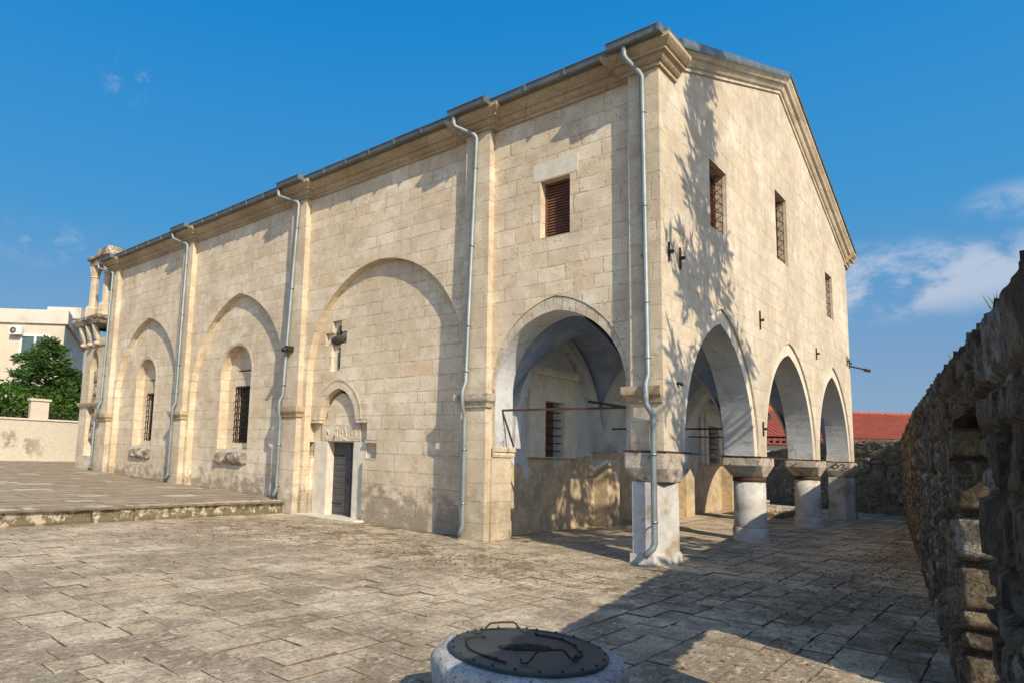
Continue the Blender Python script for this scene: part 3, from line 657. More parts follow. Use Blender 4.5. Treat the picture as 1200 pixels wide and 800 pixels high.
db = MB(); db.box(PC-.5,PC+.20,.80,.84,.02,2.02); db.box(PC+.21,PC+.57,.80,.84,.02,2.02); db.box(PC+.18,PC+.225,.78,.8,.02,2.02)
dd = db.build('door', M['door'], church)
hb = MB(); hb.tube([(PC+.12+.045*cos(t), .772, .98+.05*sin(t)) for t in [2*pi*q/12 for q in range(13)]], .008, 5); hb.build('ring_handle', M['iron'], dd)
for z in (.35,1.65): hb = MB(); hb.box(PC-.5,PC-.1,.786,.799,z-.02,z+.02); hb.build('hinge_strap', M['iron'], dd)
sb = MB()
for q in range(12):
    z = .1+q*.162; sb.box(PC-.49,PC+.17,.792,.8,z,z+.01)
    for t in range(6): x = PC-.44+t*.115; sb.lathe([(.012,0),(.0125,.008),(.005,.012)], (x,.79,z+.075), 6)
sb.build('stud_rows', M['iron'], dd)
tb = MB(); tb.box(PC-1.25,PC+1.2,.1,.9,-.03,.035); tb.build('threshold', M['lintel'], pt, bevel=.02)
# cross niche
nb = MB(); slot = [(-9.28,4.1),(-9.2,4.0),(-9.12,4.1),(-9.12,4.62),(-9.28,4.62)]; slot2 = rect(-9.29,-9.12,5.0,5.24)
nb.slab(rect(-9.85,-8.65,3.85,5.5), [slot, slot2], LW, .53, .60); cr = nb.build('cross_niche', M['lintel'], church)
nb = MB(); nb.box(-9.35,-9.05,.63,.65,3.95,5.3); nb.build('slot_back', M['dark'], cr)
nb = MB(); 
vs = []; fs = []; nu, nv = 20, 10
for i in range(nv+1):
    th = -pi/2+pi*i/nv
    for j in range(nu):
        ph = 2*pi*j/nu; vs.append((-9.22+.29*cos(th)*cos(ph), .47+.10*cos(th)*sin(ph), 4.84+.15*sin(th)*(1 if sin(th) < 0 else .8)))
for i in range(nv):
    for j in range(nu): a = i*nu+j; b = i*nu+(j+1)%nu; fs.append((a,b,b+nu,a+nu))
nb.add(vs, fs, 0, True); nb.lathe([(.05,4.95),(.07,5.04),(.05,5.12),(.02,5.17)], (-9.22,.49,0), 12); nb.build('cross_bowl', M['bowl'], cr)
# gable windows: shutter and projecting zigzag grille
for q in gw:
    a, b, c, d = q[0][0], q[1][0], q[0][1], q[2][1]
    f = louvre('gable_window', .26, a+.013, b-.013, c+.013, d-.013, GW, church, 20)
    gb = MB(); y = b-.1
    for k in range(2):
        gb.tube([(-.22,y-.0,c+.02),(-.22,y,d-.02)], .012, 5); gb.tube([(-.07,y,c+.02),(-.07,y,d-.02)], .008, 5)
        y = a+.1
    n = 7
    for s_ in range(n):
        z0 = c+(d-c)*s_/n; z1 = c+(d-c)*(s_+.5)/n; z2 = c+(d-c)*(s_+1)/n
        gb.tube([(-.22,b-.12,z0),(-.05,b-.12,z1),(-.22,b-.12,z2)], .011, 4); gb.tube([(-.22,a+.12,z0),(-.05,a+.12,z1),(-.22,a+.12,z2)], .011, 4)
        gb.tube([(-.05,a+.12,z1),(-.05,b-.12,z1)], .009, 4)
    gb.build('zigzag_grille', M['rust'], f)
# iron wall anchors
for (y, z, h) in ((.33,5.58,.36),(.86,5.58,.42),(5.87,5.23,.45),(11.57,5.16,.36),(16.2,5.49,.34),(16.52,5.45,.36),(.62,3.2,.0),(5.84,2.62,.34)):
    mb = MB()
    if h: mb.box(.002,.03,y-.022,y+.022,z-h/2,z+h/2); mb.box(.02,.1,y-.02,y+.03,z-.03,z+.03)
    else: mb.tube([(0,y,z),(.06,y+.02,z),(.07,y+.08,z-.02)], .03, 6)
    mb.build('wall_anchor', M['iron'], church)
mb = MB(); mb.box(-.32,-.28,-.03,-.001,5.3,5.68); mb.box(-.33,-.27,-.08,-.001,5.45,5.5); mb.build('wall_anchor', M['iron'], church)
mb = MB(); mb.tube([(.02,16.6,5.36),(.25,16.75,5.3),(.5,16.9,5.22)], .03, 6); mb.tube([(.4,16.85,5.24),(.56,16.95,5.2)], .055, 8); mb.build('spotlight_arm', M['iron'], church)
mb = MB(); mb.box(-10.72,-10.6,-.25,-.0,4.55,4.7); mb.tube([(-10.66,-.2,4.6),(-10.62,-.36,4.56)], .07, 8); mb.build('spotlight', M['iron'], church)

# ------------------------------------------------------------------ belfry at the far end
bell = thing('stone_belfry', 'small stone bell turret with slim columns on a corbelled shelf, beyond the church', 'bell tower', (-25, 1, .6))
mb = MB(); na2 = [(-25.35,1.2),(-24.5,1.2)]+arch(-24.92,.43,5.0,.8,10)
mb.slab(rect(-26.15,-23.95,0,6.3), [na2], LW, .12, .5); mb.box(-26.15,-23.95,.502,2.4,0,6.3); mb.build('turret_base', M['stone_trim'], bell)
for z in (2.2,2.8,3.5,4.1,4.7): mb = MB(); mb.box(-25.2+random.uniform(-.08,.05),-24.75,.22,.5,z-.28,z+.25); mb.build('carved_block', M['ledge'], bell, bevel=.06)
mb = MB(); mb.sweep([(-26.15,.5),(-26.15,.12),(-23.95,.12),(-23.95,.5)], [(-.05,3.3),(.06,3.32),(.1,3.42),(.1,3.5),(-.05,3.5)]); mb.build('string_course', M['cornice'], bell); mb = MB(); mb.sweep([(-26.15,.5),(-26.15,.12),(-23.95,.12),(-23.95,.5)], [(-.05,5.95),(.05,5.95),(.05,6.0),(-.05,6.0)]); mb.build('string_course', M['cornice'], bell)
for x in (-26.0,-25.3,-24.6):
    mb = MB(); mb.tube([(x,.1,6.05),(x,.05,6.25),(x,-.06,6.55),(x,-.14,6.85)], [.08,.1,.13,.14], 10); mb.lathe([(.14,0),(.16,.1),(.08,.16)], (x,.02,5.98), 10); mb.build('bracket', M['stone_trim'], bell)
mb = MB(); mb.sweep([(-26.3,2.5),(-26.3,-.2),(-23.95,-.2),(-23.95,2.5)], [(-2,6.86),(.05,6.86),(.1,6.98),(.2,7.06),(.22,7.18),(-2,7.18)]); mb.box(-26.3,-24,-.18,2.4,6.87,7.17); mb.build('shelf', M['ledge'], bell)
for (x, y) in ((-25.75,.15),(-24.35,.15),(-25.75,1.9),(-24.35,1.9)):
    mb = MB(); r = .19
    mb.lathe([(.3,7.18),(.31,7.7),(.26,7.78),(.2,7.82),(r,7.9),(r*.92,9.1),(r*1.1,9.13),(r*.95,9.2),(r*1.25,9.4),(r*1.5,9.6)], (x,y,0), 8, sm=False); mb.build('turret_column', M['stone_trim'], bell)
mb = MB(); mb.box(-25.98,-24.02,-.05,2.1,9.6,9.9); mb.box(-26.1,-24.0,-.16,2.25,9.902,10.06); mb.box(-25.45,-24.2,.0,1.6,10.062,10.36); mb.build('cap_slab', M['ledge'], bell, bevel=.03)

# ------------------------------------------------------------------ steps in the porch
st = thing('porch_steps', 'three worn stone steps against the back wall of the porch', 'steps', (-2.8,14.6,0))
for k in range(3):
    mb = MB(); mb.box(-3.0,-1.62-.4*k,13.6,15.5,-.02+.17*k if k == 0 else .17*k+.002,.17*(k+1)); mb.build('step', M['kerb'], st, bevel=.02)

# ------------------------------------------------------------------ ground
mb = MB(); n = 60
ge = 1500
mb.add([(-ge,-ge,-.017),(ge,-ge,-.017),(ge,ge,-.017),(-ge,ge,-.017)], [(0,1,2,3)])
g = mb.build('ground', M['dirt'], recalc=False); g['kind'] = 'structure'
def slabs(mb, x0, x1, y0, y1, wr, lr, ok, zf, gap=.0025, jit=.02, miss=0):
    x = x0
    while x < x1:
        w = random.uniform(*wr); y = y0+random.uniform(-.5,0)
        while y < y1:
            l = random.uniform(*lr); cx, cy = x+w/2, y+l/2
            if ok(cx, cy) and random.random() > miss:
                pts = []
                c = [(x+gap,y+gap),(x+w-gap,y+gap),(x+w-gap,y+l-gap),(x+gap,y+l-gap)]
                c = [(p[0]+random.uniform(-jit,jit)*.6, p[1]+random.uniform(-jit,jit)*.6) for p in c]
                for i in range(4):
                    a, b = c[i], c[(i+1)%4]; m = 3 if i % 2 == 0 else 5
                    for q in range(m):
                        t = q/m; e = random.uniform(-jit,jit)*(.5 if q else 1)
                        nx, ny = b[1]-a[1], -(b[0]-a[0]); ln = sqrt(nx*nx+ny*ny)+1e-9
                        pts.append((a[0]+(b[0]-a[0])*t+nx/ln*e*.6, a[1]+(b[1]-a[1])*t+ny/ln*e*.6))
                wx = .012*sin(cy*.9+1.3)+.02*noise.noise(Vector((cx*.3,cy*.3,0)))
                hz = zf(cx, cy)+random.uniform(-.004,.004)+(-.008 if random.random() < .08 else 0); tx = random.uniform(-.006,.006); ty = random.uniform(-.006,.006)
                k = len(pts); vs = []
                for (s_, dz) in ((1,-.05),(1,-.010),(.978,-.0005)):
                    for (px, py) in pts:
                        qx = cx+(px-cx)*s_; qy = cy+(py-cy)*s_
                        vs.append((qx+wx, qy, hz+dz+(qx-cx)*tx+(qy-cy)*ty))
                fs = [tuple(range(2*k,3*k))]
                for r_ in range(2):
                    for i in range(k): fs.append((r_*k+i, r_*k+(i+1)%k, (r_+1)*k+(i+1)%k, (r_+1)*k+i))
                mb.add(vs, fs, [0]+[1]*(len(fs)-1))
            y += l
        x += w
mb = MB()
def wx(y): return 4-.1302*(y+4)
def inchurch(x, y): return (YL-1 < x < -4.0 and .1 < y < 17)
slabs(mb, -10.75, 5.0, -12.5, 24.5, (.26,.38), (.34,.72), lambda x, y: not inchurch(x, y) and x < wx(y)+.3 and not (x < -1.5 and y > 22), lambda x, y: 0)
pv = mb.build('paving', [M['paving'], M['dirt']], recalc=False); pv['kind'] = 'structure'
TX = -10.75
def tz(x): return .34+max(0,(TX-x))*.0215
mb = MB(); mb.add([(TX-.3,-14,tz(TX)-.02),(TX-.3,.3,tz(TX)-.02),(-34,.3,tz(-34)-.02),(-34,-14,tz(-34)-.02),(TX-.3,-14,-.02),(TX-.3,.3,-.02),(-34,.3,-.02),(-34,-14,-.02)], [(0,1,2,3),(4,5,1,0),(5,6,2,1),(6,7,3,2),(7,4,0,3)])
mb.add([(-34,.3,tz(-34)-.02),(-24,.3,tz(-24)-.02),(-24,14,tz(-24)-.02),(-34,14,tz(-34)-.02)],[(0,1,2,3)])
tb_ = mb.build('terrace_bed', M['dirt']); tb_['kind'] = 'structure'
mb = MB(); slabs(mb, -31.2, TX-.42, -13.5, 6.0, (.45,.7), (.5,1.1), lambda x, y: (y < .15 or x < -24.1), lambda x, y: tz(x), gap=.006, jit=.008, miss=0)
tr = mb.build('terrace', [M['terrace'], M['dirt']], recalc=False); tr['kind'] = 'structure'
mb = MB(); y = -13.5
while y < -.02:
    l = min(random.uniform(.9,1.9), -.02-y); a = TX-.42; b = TX+random.uniform(-.03,.03)
    z1 = tz(TX)+.0; vs = []; m = max(3, int(l/.12)); rows = [(b+.01,-.05),(b+.02,.05),(b+.0,.14),(b+.015,.22),(b+.02,z1-.03),(b-.015,z1+.006),(a,z1+.008),(a,-.05)]
    for i in range(m+1):
        yy = y+.008+(l-.016)*i/m
        for q, (xx, zz) in enumerate(rows):
            f_ = .035 if q < 6 else 0; vs.append((xx+f_*noise.noise(Vector((xx*4,yy*4,zz*6)))+(.05 if q in (2,3) else 0)*-abs(noise.noise(Vector((yy*2.2,zz*5,3)))), yy, zz+(.012*noise.noise(Vector((yy*5,zz,7))) if 3 < q < 7 else 0)))
    k = len(rows); fs = [tuple(range(k)), tuple(range(m*k,(m+1)*k))]
    for i in range(m):
        for q in range(k): fs.append((i*k+q, i*k+(q+1)%k, (i+1)*k+(q+1)%k, (i+1)*k+q))
    mb.add(vs, fs); y += l
kb = mb.build('terrace_kerb', M['kerb']); kb['kind'] = 'structure'

# ------------------------------------------------------------------ rubble walls
def rough(mb, P0, P1, t0, t1, zb, zt, res, sc=(2.2,2.2,2.9), amp=.06, seed=0, frac=.03):
    """closed rough block along the segment P0-P1; t across (to the right of travel is negative side)"""
    P0 = Vector(P0); P1 = Vector(P1); d = P1-P0; L = d.length; d /= L; nr = Vector((-d.y, d.x))
    ns = max(2, int(L/res)); nt = max(2, int((t1-t0)/(res*1.6))); H = max(zt(0),zt(1))-zb; nz = max(2, int(H/res))
    vid = {}; cells = []; joints = []
    base = len(mb.v)
    def V(i, j, k):
        key = (i,j,k)
        if key in vid: return vid[key]
        s = i/ns; t = t0+(t1-t0)*j/nt; z = zb+(zt(s)-zb)*k/nz
        p = P0+d*(L*s)+nr*t; w = Vector((p.x, p.y, z))
        N = Vector((0,0,0))
        if i == 0: N -= d.to_3d()
        if i == ns: N += d.to_3d()
        if j == 0: N -= nr.to_3d()
        if j == nt: N += nr.to_3d()
        if k == nz: N += Vector((0,0,1))
        if N.length: N.normalize()
        q = Vector((w.x*sc[0]+seed, w.y*sc[1], w.z*sc[2])); q += Vector((noise.noise(w*1.7), noise.noise(w*1.7+Vector((9,3,1))), noise.noise(w*1.7+Vector((4,7,2)))))*.5
        ds, ps = noise.voronoi(q); jn = min(1, (ds[1]-ds[0])/.3); c = noise.cell(ps[0]*7.3+Vector((.5,.5,.5)))
        c = (c+1)/2 if c < 0 or c > 1 else c
        disp = amp*(jn**.4)*(.55+.8*c) + frac*noise.fractal(w*6.0, .6, 2.2, 5) - .5*amp
        w = w+N*disp
        if k == nz: w.z += .05*noise.noise(Vector((w.x*2.2,w.y*2.2,seed)))
        vid[key] = len(mb.v); mb.v.append(tuple(w)); cells.append(c); joints.append(jn); return vid[key]
    def quad(a,b,c_,d_): mb.f.append([V(*a),V(*b),V(*c_),V(*d_)]); mb.m.append(0); mb.s.append(True)
    for i in range(ns):
        for k in range(nz):
            quad((i,0,k),(i+1,0,k),(i+1,0,k+1),(i,0,k+1)); quad((i,nt,k),(i,nt,k+1),(i+1,nt,k+1),(i+1,nt,k))
        for j in range(nt): quad((i,j,nz),(i+1,j,nz),(i+1,j+1,nz),(i,j+1,nz))
    for k in range(nz):
        for j in range(nt): quad((0,j,k),(0,j,k+1),(0,j+1,k+1),(0,j+1,k)); quad((ns,j,k),(ns,j+1,k),(ns,j+1,k+1),(ns,j,k+1))
    mb.attr.setdefault('cell', []); mb.attr.setdefault('joint', []); mb.attr['cell'] += cells; mb.attr['joint'] += joints
def stones(mb, O, U, N, L, zb, ztop, hr=(.15,.36), depth=(-.005,.022), res=.035, ar=(.8,2.3)):
    """courses of rough stones set on a face: O + U*s + z, standing out along N"""
    O = Vector(O); U = Vector(U).normalized(); N = Vector(N).normalized(); z = zb
    zmax = max(ztop(0), ztop(L/2), ztop(L))
    while z < zmax-.05:
        h = random.uniform(*hr); x = random.uniform(-.15,0)
        while x < L:
            w = h*random.uniform(*ar); rows = [(0,1)] if random.random() < .78 else [(0,.5),(.5,1)]
            for r0, r1 in rows:
                x0 = max(0,x); x1 = min(L,x+w); z0 = z+h*r0; z1 = min(z+h*r1, ztop((x0+x1)/2)-random.uniform(.0,.05))
                if x1-x0 < .05 or z1-z0 < .05: continue
                g = random.uniform(.002,.010); J = lambda: random.uniform(-.022,.022)
                c = [(x0+g+J()*(x0>0),z0+g+J()),(x1-g+J()*(x1<L),z0+g+J()),(x1-g+J()*(x1<L),z1-g+J()),(x0+g+J()*(x0>0),z1-g+J())]
                nu = max(3,int((x1-x0)/res)); nv = max(3,int((z1-z0)/res)); dep = random.uniform(*depth); cell = random.random(); tl = random.uniform(-.07,.07); tv = random.uniform(-.07,.07)
                base = len(mb.v); sd_ = random.random()*50
                for j in range(nv+1):
                    for i in range(nu+1):
                        a_, b_ = i/nu, j/nv
                        px = (c[0][0]*(1-a_)+c[1][0]*a_)*(1-b_)+(c[3][0]*(1-a_)+c[2][0]*a_)*b_
                        pz = (c[0][1]*(1-a_)+c[1][1]*a_)*(1-b_)+(c[3][1]*(1-a_)+c[2][1]*a_)*b_
                        e = min(a_*(x1-x0),(1-a_)*(x1-x0),b_*(z1-z0),(1-b_)*(z1-z0)); edge = i in (0,nu) or j in (0,nv)
                        q = Vector((px*5+sd_, pz*5, cell*9)); f_ = noise.fractal(q, .7, 2.1, 4)
                        d = -.04 if edge else dep*min(1,(e/.05))**.35 + .012*f_ + (a_-.5)*tl*(x1-x0)+(b_-.5)*tv*(z1-z0)
                        if not edge: px += .012*noise.noise(q*1.7); pz += .012*noise.noise(q*1.7+Vector((7,1,3)))
                        mb.v.append(tuple(O+U*px+N*d+Vector((0,0,pz)))); mb.attr['cell'].append(cell); mb.attr['joint'].append(.15 if edge else 1)
                for j in range(nv):
                    for i in range(nu):
                        o_ = base+j*(nu+1)+i; mb.f.append([o_,o_+1,o_+nu+2,o_+nu+1]); mb.m.append(0); mb.s.append(min(i,j,nu-1-i,nv-1-j) > 0)
            x += w
        z += h
def toph(y):
    T = [(-10.4,2.62),(-9.07,2.56),(-8.54,2.56),(-7.7,2.57),(-6.5,2.58),(-5.4,2.64),(-2,2.72),(4,2.88),(10,2.9),(21,2.9)]
    for (a, za), (b, zb_) in zip(T, T[1:]):
        if a <= y <= b: return za+(zb_-za)*(y-a)/(b-a)
    return T[0][1] if y < T[0][0] else T[-1][1]
def ptw(y): return (wx(y), y)
OY0, OY1, OZ0, OZ1 = -6.85, -4.62, .10, 2.16
mb = MB()
# inner face is the left (-x) side: travel towards -y so that t grows to +x
def seg(ya, yb, zb, zt, res, t0=.1, **k):
    rough(mb, ptw(yb), ptw(ya), t0, .8, zb, zt, res, sc=(2.8,2.8,4.0), amp=.015, **k)
    a_ = Vector(ptw(yb)); b_ = Vector(ptw(ya)); d_ = b_-a_; L = d_.length; n_ = Vector((d_.y,-d_.x))
    o_ = a_-n_.normalized()*.065
    stones(mb, (o_.x,o_.y,0), (d_.x,d_.y,0), (n_.x,n_.y,0), L, max(zb,.0), lambda s: zt(s/L)-.03, res=max(.03,res))
seg(-10.3, OY0, -.05, lambda s: toph(OY0+(-10.3-OY0)*s), .03, frac=.018)
seg(OY0, OY1, OZ1+.02, lambda s: toph(OY1+(OY0-OY1)*s), .035, seed=3)
seg(OY0, OY1, -.05, lambda s: OZ0+.08*sin(s*5), .045, seed=5)
seg(OY1, -1.2, -.05, lambda s: toph(-1.2+(OY1+1.2)*s), .045, seed=8)
seg(-1.2, 6, -.05, lambda s: toph(6-7.2*s), .075, seed=1)
seg(6, 21.0, -.05, lambda s: toph(21-15*s), .14, seed=2)
# stones of the far jamb of the opening (facing the sun) and of the near one
xj = wx(OY1); stones(mb, (xj+.06,OY1-.03,0), (1,0,0), (0,-1,0), .72, OZ0, lambda s: OZ1, hr=(.28,.5), depth=(.01,.05), ar=(2.,3.))
rw = tag(mb.build('rubble_wall', M['rubble'], recalc=True), 'tall dark weathered rubble wall with a deep opening, close on the right', 'wall')
mb = MB()
CW = [(.9,20.6),(-1.3,21.4),(-5.2,24.6),(-10,28)]
hts = [2.9,2.85,2.35,2.3,2.3]
for i in range(3):
    rough(mb, CW[i+1], CW[i], -.0, .6, -.05, lambda s, i=i: hts[i+1]+(hts[i]-hts[i+1])*s, .12, sc=(2.6,2.6,3.2), amp=.03, seed=20+i)
    a_ = Vector(CW[i+1]); b_ = Vector(CW[i]); d_ = b_-a_; n_ = Vector((d_.y,-d_.x))
    stones(mb, (a_.x,a_.y,0), (d_.x,d_.y,0), (n_.x,n_.y,0), d_.length, 0, lambda s, i=i: hts[i+1]+(hts[i]-hts[i+1])*s/d_.length-.05, hr=(.16,.34), res=.07, ar=(.8,1.8))
# (travel reversed so that the rough face looks at the porch)
tag(mb.build('courtyard_wall', M['rubble2']), 'ochre rubble wall across the far end of the courtyard, beyond the porch', 'wall')

# ------------------------------------------------------------------ well
WC = (2.13,-7.60,0)
well = thing('stone_well', 'round whitish stone well head with a dark riveted metal lid, in the foreground', 'well', WC)
mb = MB(); pr = [(.60,-.05),(.615,.05),(.62,.2),(.625,.32),(.632,.42),(.63,.46),(.61,.49),(.58,.505),(.52,.51)]
vs = []; nn = 96
mb.lathe([(r_, z) for r_, z in pr]+[(.3,.505)], WC, nn, jit=.03); mb.build('curb', M['well'], well)
LC = (2.135,-7.615,0)
mb = MB(); mb.lathe([(.50,.512),(.515,.516),(.518,.532),(.51,.54),(.485,.541),(.48,.536),(.01,.538)], LC, 72, sm=False)
lid = mb.build('lid', M['lid'], well)
for q in range(22): mb = MB(); a = 2*pi*q/22; mb.lathe([(.011,0),(.009,.008),(.003,.011)], (LC[0]+.495*cos(a), LC[1]+.495*sin(a), .54), 7); mb.build('rivet', M['iron'], lid)
def handle(a, b, h):
    a = Vector((*a,.54)); b = Vector((*b,.54)); d = (b-a); u = d.normalized(); s = Vector((-u.y,u.x,0)); mb = MB()
    pts = [a-u*.03+s*.02+Vector((0,0,.03)), a-u*.035+Vector((0,0,.008)), a+Vector((0,0,.005)), a+u*.025+Vector((0,0,.02)), a+d*.2+Vector((0,0,h*.9)), a+d*.25+Vector((0,0,h)), a+d*.5+Vector((0,0,h*1.04)), b-d*.25+Vector((0,0,h)), b-d*.2+Vector((0,0,h*.9)), b-u*.025+Vector((0,0,.02)), b+Vector((0,0,.005)), b+u*.035+Vector((0,0,.008)), b+u*.03+s*.02+Vector((0,0,.03))]
    mb.tube(pts, .0068, 7); mb.build('handle', M['iron'], lid)
handle((1.724,-7.579),(1.905,-7.301), .072); handle((2.324,-7.917),(2.485,-7.636), .072)
def spl(P, n=6):
    out = []
    for i in range(len(P)-1):
        p0 = Vector(P[max(0,i-1)]); p1 = Vector(P[i]); p2 = Vector(P[i+1]); p3 = Vector(P[min(len(P)-1,i+2)])
        for q in range(n):
            t = q/n; out.append(.5*((2*p1)+(p2-p0)*t+(2*p0-5*p1+4*p2-p3)*t*t+(3*p1-p0-3*p2+p3)*t*t*t))
    out.append(Vector(P[-1])); return out
for pts in ([(1.80,-7.63),(1.754,-7.652),(1.74,-7.74),(1.788,-7.822),(1.942,-7.954),(2.226,-7.994)], [(1.997,-7.287),(2.167,-7.251),(2.30,-7.31),(2.388,-7.392),(2.47,-7.50),(2.45,-7.57)]):
    P = [Vector((p.x,p.y,.541)) for p in spl(pts)]; mb = MB()
    mb.tube(P, .008, 6)
    for p in P[::7]: mb.lathe([(.012,0),(.01,.01),(.003,.014)], (p.x,p.y,.544), 7)
    mb.build('strap', M['iron'], lid)
mb = MB()
ax = Vector((.66,.75,0)).normalized(); ay = Vector((-.75,.66,0))
for q in range(150):
    a = random.random()*2*pi; r_ = sqrt(random.random()); p = Vector((2.12,-7.62,.539))+ax*(.17*r_*cos(a))+ay*(.065*r_*sin(a))
    R_ = random.uniform(.01,.02); mb.lathe([(R_,0),(R_*.9,.005),(R_*.4,.009)], tuple(p), 7)
mb.build('emblem', M['emblem'], lid)

# ------------------------------------------------------------------ boundary wall, house, trees on the left
bw = thing('boundary_wall', 'stained beige boundary wall with iron railing and square pillar, left of the church', 'wall', (-31,-4,.6))
mb = MB(); mb.box(-31.4,-31,-12,8,.3,2.76); mb.build('wall', M['boundary'], bw)
mb = MB(); y = -12
while y < 8: l = random.uniform(.9,1.3); mb.box(-31.46,-30.93,y+.01,min(y+l,8),2.762,2.85); y += l
mb.build('coping', M['house_top'], bw, bevel=.015)
mb = MB(); mb.box(-31.4,-31.02,-.34,.5,2.852,3.72); mb.box(-31.46,-30.95,-.42,.58,3.722,3.84); mb.build('pillar', M['pinkwall'], bw, bevel=.02)
mb = MB()
for a, b in ((-12,-.36),(.52,8)):
    for z in (2.95,3.38): mb.box(-31.22,-31.19,a,b,z,z+.025)
    y = a+.1
    while y < b: mb.box(-31.215,-31.195,y,y+.016,2.85,3.44); y += .14
mb.build('railing', M['iron'], bw)

hs = thing('cream_house', 'cream rendered flat-roofed house behind trees on the far left', 'house', (-46,4,.5))
A = Vector((-42.25-.726*16, 4.81-.688*16)); B = Vector((-42.25,4.81)); Cc = Vector((-54.8,10.9)); D = Cc+(A-B)
def footprint(mb, off, z0, z1):
    c = (A+B+Cc+D)/4; q = [p+(p-c).normalized()*off for p in (A,B,Cc,D)]
    mb.slab([(p.x,p.y) for p in q], [], lambda u, v, w: (u,v,w), z0, z1)
mb = MB(); footprint(mb, 0, .3, 9.55); mb.build('walls', M['house'], hs)
mb = MB(); footprint(mb, .3, 9.552, 10.5); mb.build('parapet', M['house_top'], hs, bevel=.03)
u = (B-A).normalized(); nf = Vector((u.y,-u.x))
def onf(s, z, d=0): p = B-u*s+nf*d; return Vector((p.x,p.y,z))
u3 = u.to_3d(); n3_ = nf.to_3d(); up = Vector((0,0,1))
mb = MB(); mb.obox(onf(6.4,5.0,.35), u3*1.9, n3_*.35, up*4.54); mb.build('projecting_bay', M['house'], hs)
def hwin(s, z, w, h, on=onf, uu=u3, nn=n3_):
    fb = MB(); c = on(s,z,.03)
    for a in (-1,0,1): fb.obox(c+uu*a*w, uu*.07, nn*.05, up*h)
    for a in (-1,1): fb.obox(c+up*a*h, uu*(w+.07), nn*.06, up*.07)
    f = fb.build('window', M['frame'], hs)
    gb = MB(); gb.obox(on(s,z,.012), uu*w, nn*.01, up*h); gb.build('pane', M['glass'], f)
hwin(1.9,7.9,.95,.85); hwin(6.3,7.6,.0001+.5,.8, on=lambda s, z, d: onf(s,z,d+.72))
u2 = (Cc-B).normalized(); n2_ = Vector((u2.y,-u2.x)); on2 = lambda s, z, d=0: Vector(((B+u2*s+n2_*d).x, (B+u2*s+n2_*d).y, z))
hwin(5.5,7.7,.8,.9, on=on2, uu=u2.to_3d(), nn=n2_.to_3d())
fb = MB(); c = onf(3.1,9.0,.3); fb.obox(c, u3*.42, n3_*.16, up*.28); ac = fb.build('air_conditioner', M['frame'], hs, bevel=.03)
gb = MB(); 
for r_ in (.06,.11,.16,.2): gb.tube([c+n3_*.17+u3*(-.12+r_*cos(t))+up*(r_*sin(t)) for t in [2*pi*q/14 for q in range(15)]], .018, 4)
gb.build('fan_grille', M['iron'], ac)
fb = MB(); fb.obox(onf(1.2,10.75,-4), u3*1.2, n3_*2, up*.4); fb.build('roof_shed', M['house_top'], hs)

rb = thing('tiled_building', 'low cream building with a red tiled roof behind the courtyard wall', 'building', (-3,36,0))
P0 = Vector((-9.5,28.0)); e = Vector((.725,.689)); q_ = Vector((-.689,.725)); Ltot = 22
def rp_(s, t, z): p = P0+e*s+q_*t; return (p.x,p.y,z)
mb = MB(); mb.slab([(0,.5),(Ltot,.5),(Ltot,13),(0,13)], [], lambda u, v, w: rp_(u,v,w), -.05, 2.95); mb.build('walls', M['house'], rb)
mb = MB(); ns = int(Ltot/.06); nv = 24; vs = []; fs = []
for i in range(ns+1):
    s = Ltot*i/ns
    for j in range(nv+1):
        t = j/nv; ph = 2*pi*s/.36; z = 3.1+t*2.25+.085*sin(ph)+.03*((t*nv) % 1)-(.04 if j % 2 else 0)*0
        vs.append(rp_(s, t*6.3, z))
for i in range(ns):
    for j in range(nv): a = i*(nv+1)+j; fs.append((a,a+nv+1,a+nv+2,a+1))
mb.add(vs, fs, 0, True)
mb.slab([(0,6.3),(Ltot,6.3),(Ltot,13),(0,13)], [], lambda u, v, w: rp_(u,v,w+(13-v)*.32), 3.05, 3.25)
mb.tube([rp_(0,6.35,5.38),rp_(Ltot,6.35,5.38)], .12, 8)
mb.add([rp_(7.5,7.2,5.0),rp_(12.2,7.2,5.0),rp_(12.2,9.5,5.0),rp_(7.5,9.5,5.0),rp_(7.8,8.3,6.0),rp_(11.6,8.3,6.0)], [(0,1,5,4),(1,2,5),(2,3,4,5),(3,0,4)])
rf = mb.build('roof', M['tile'], rb, recalc=False)
mb = MB(); mb.slab([(0,-.02),(Ltot,-.02),(Ltot,.5),(0,.5)], [], lambda u, v, w: rp_(u,v,w), 2.952, 3.03); mb.build('eave_board', M['shutter'], rb)
mb = MB(); mb.tube([rp_(0,-1.2,3.30),rp_(Ltot,-1.2,3.5)], .03, 5); tag(mb.build('overhead_cable', M['iron']), 'dark cable strung in front of the red tiled roof', 'cable')

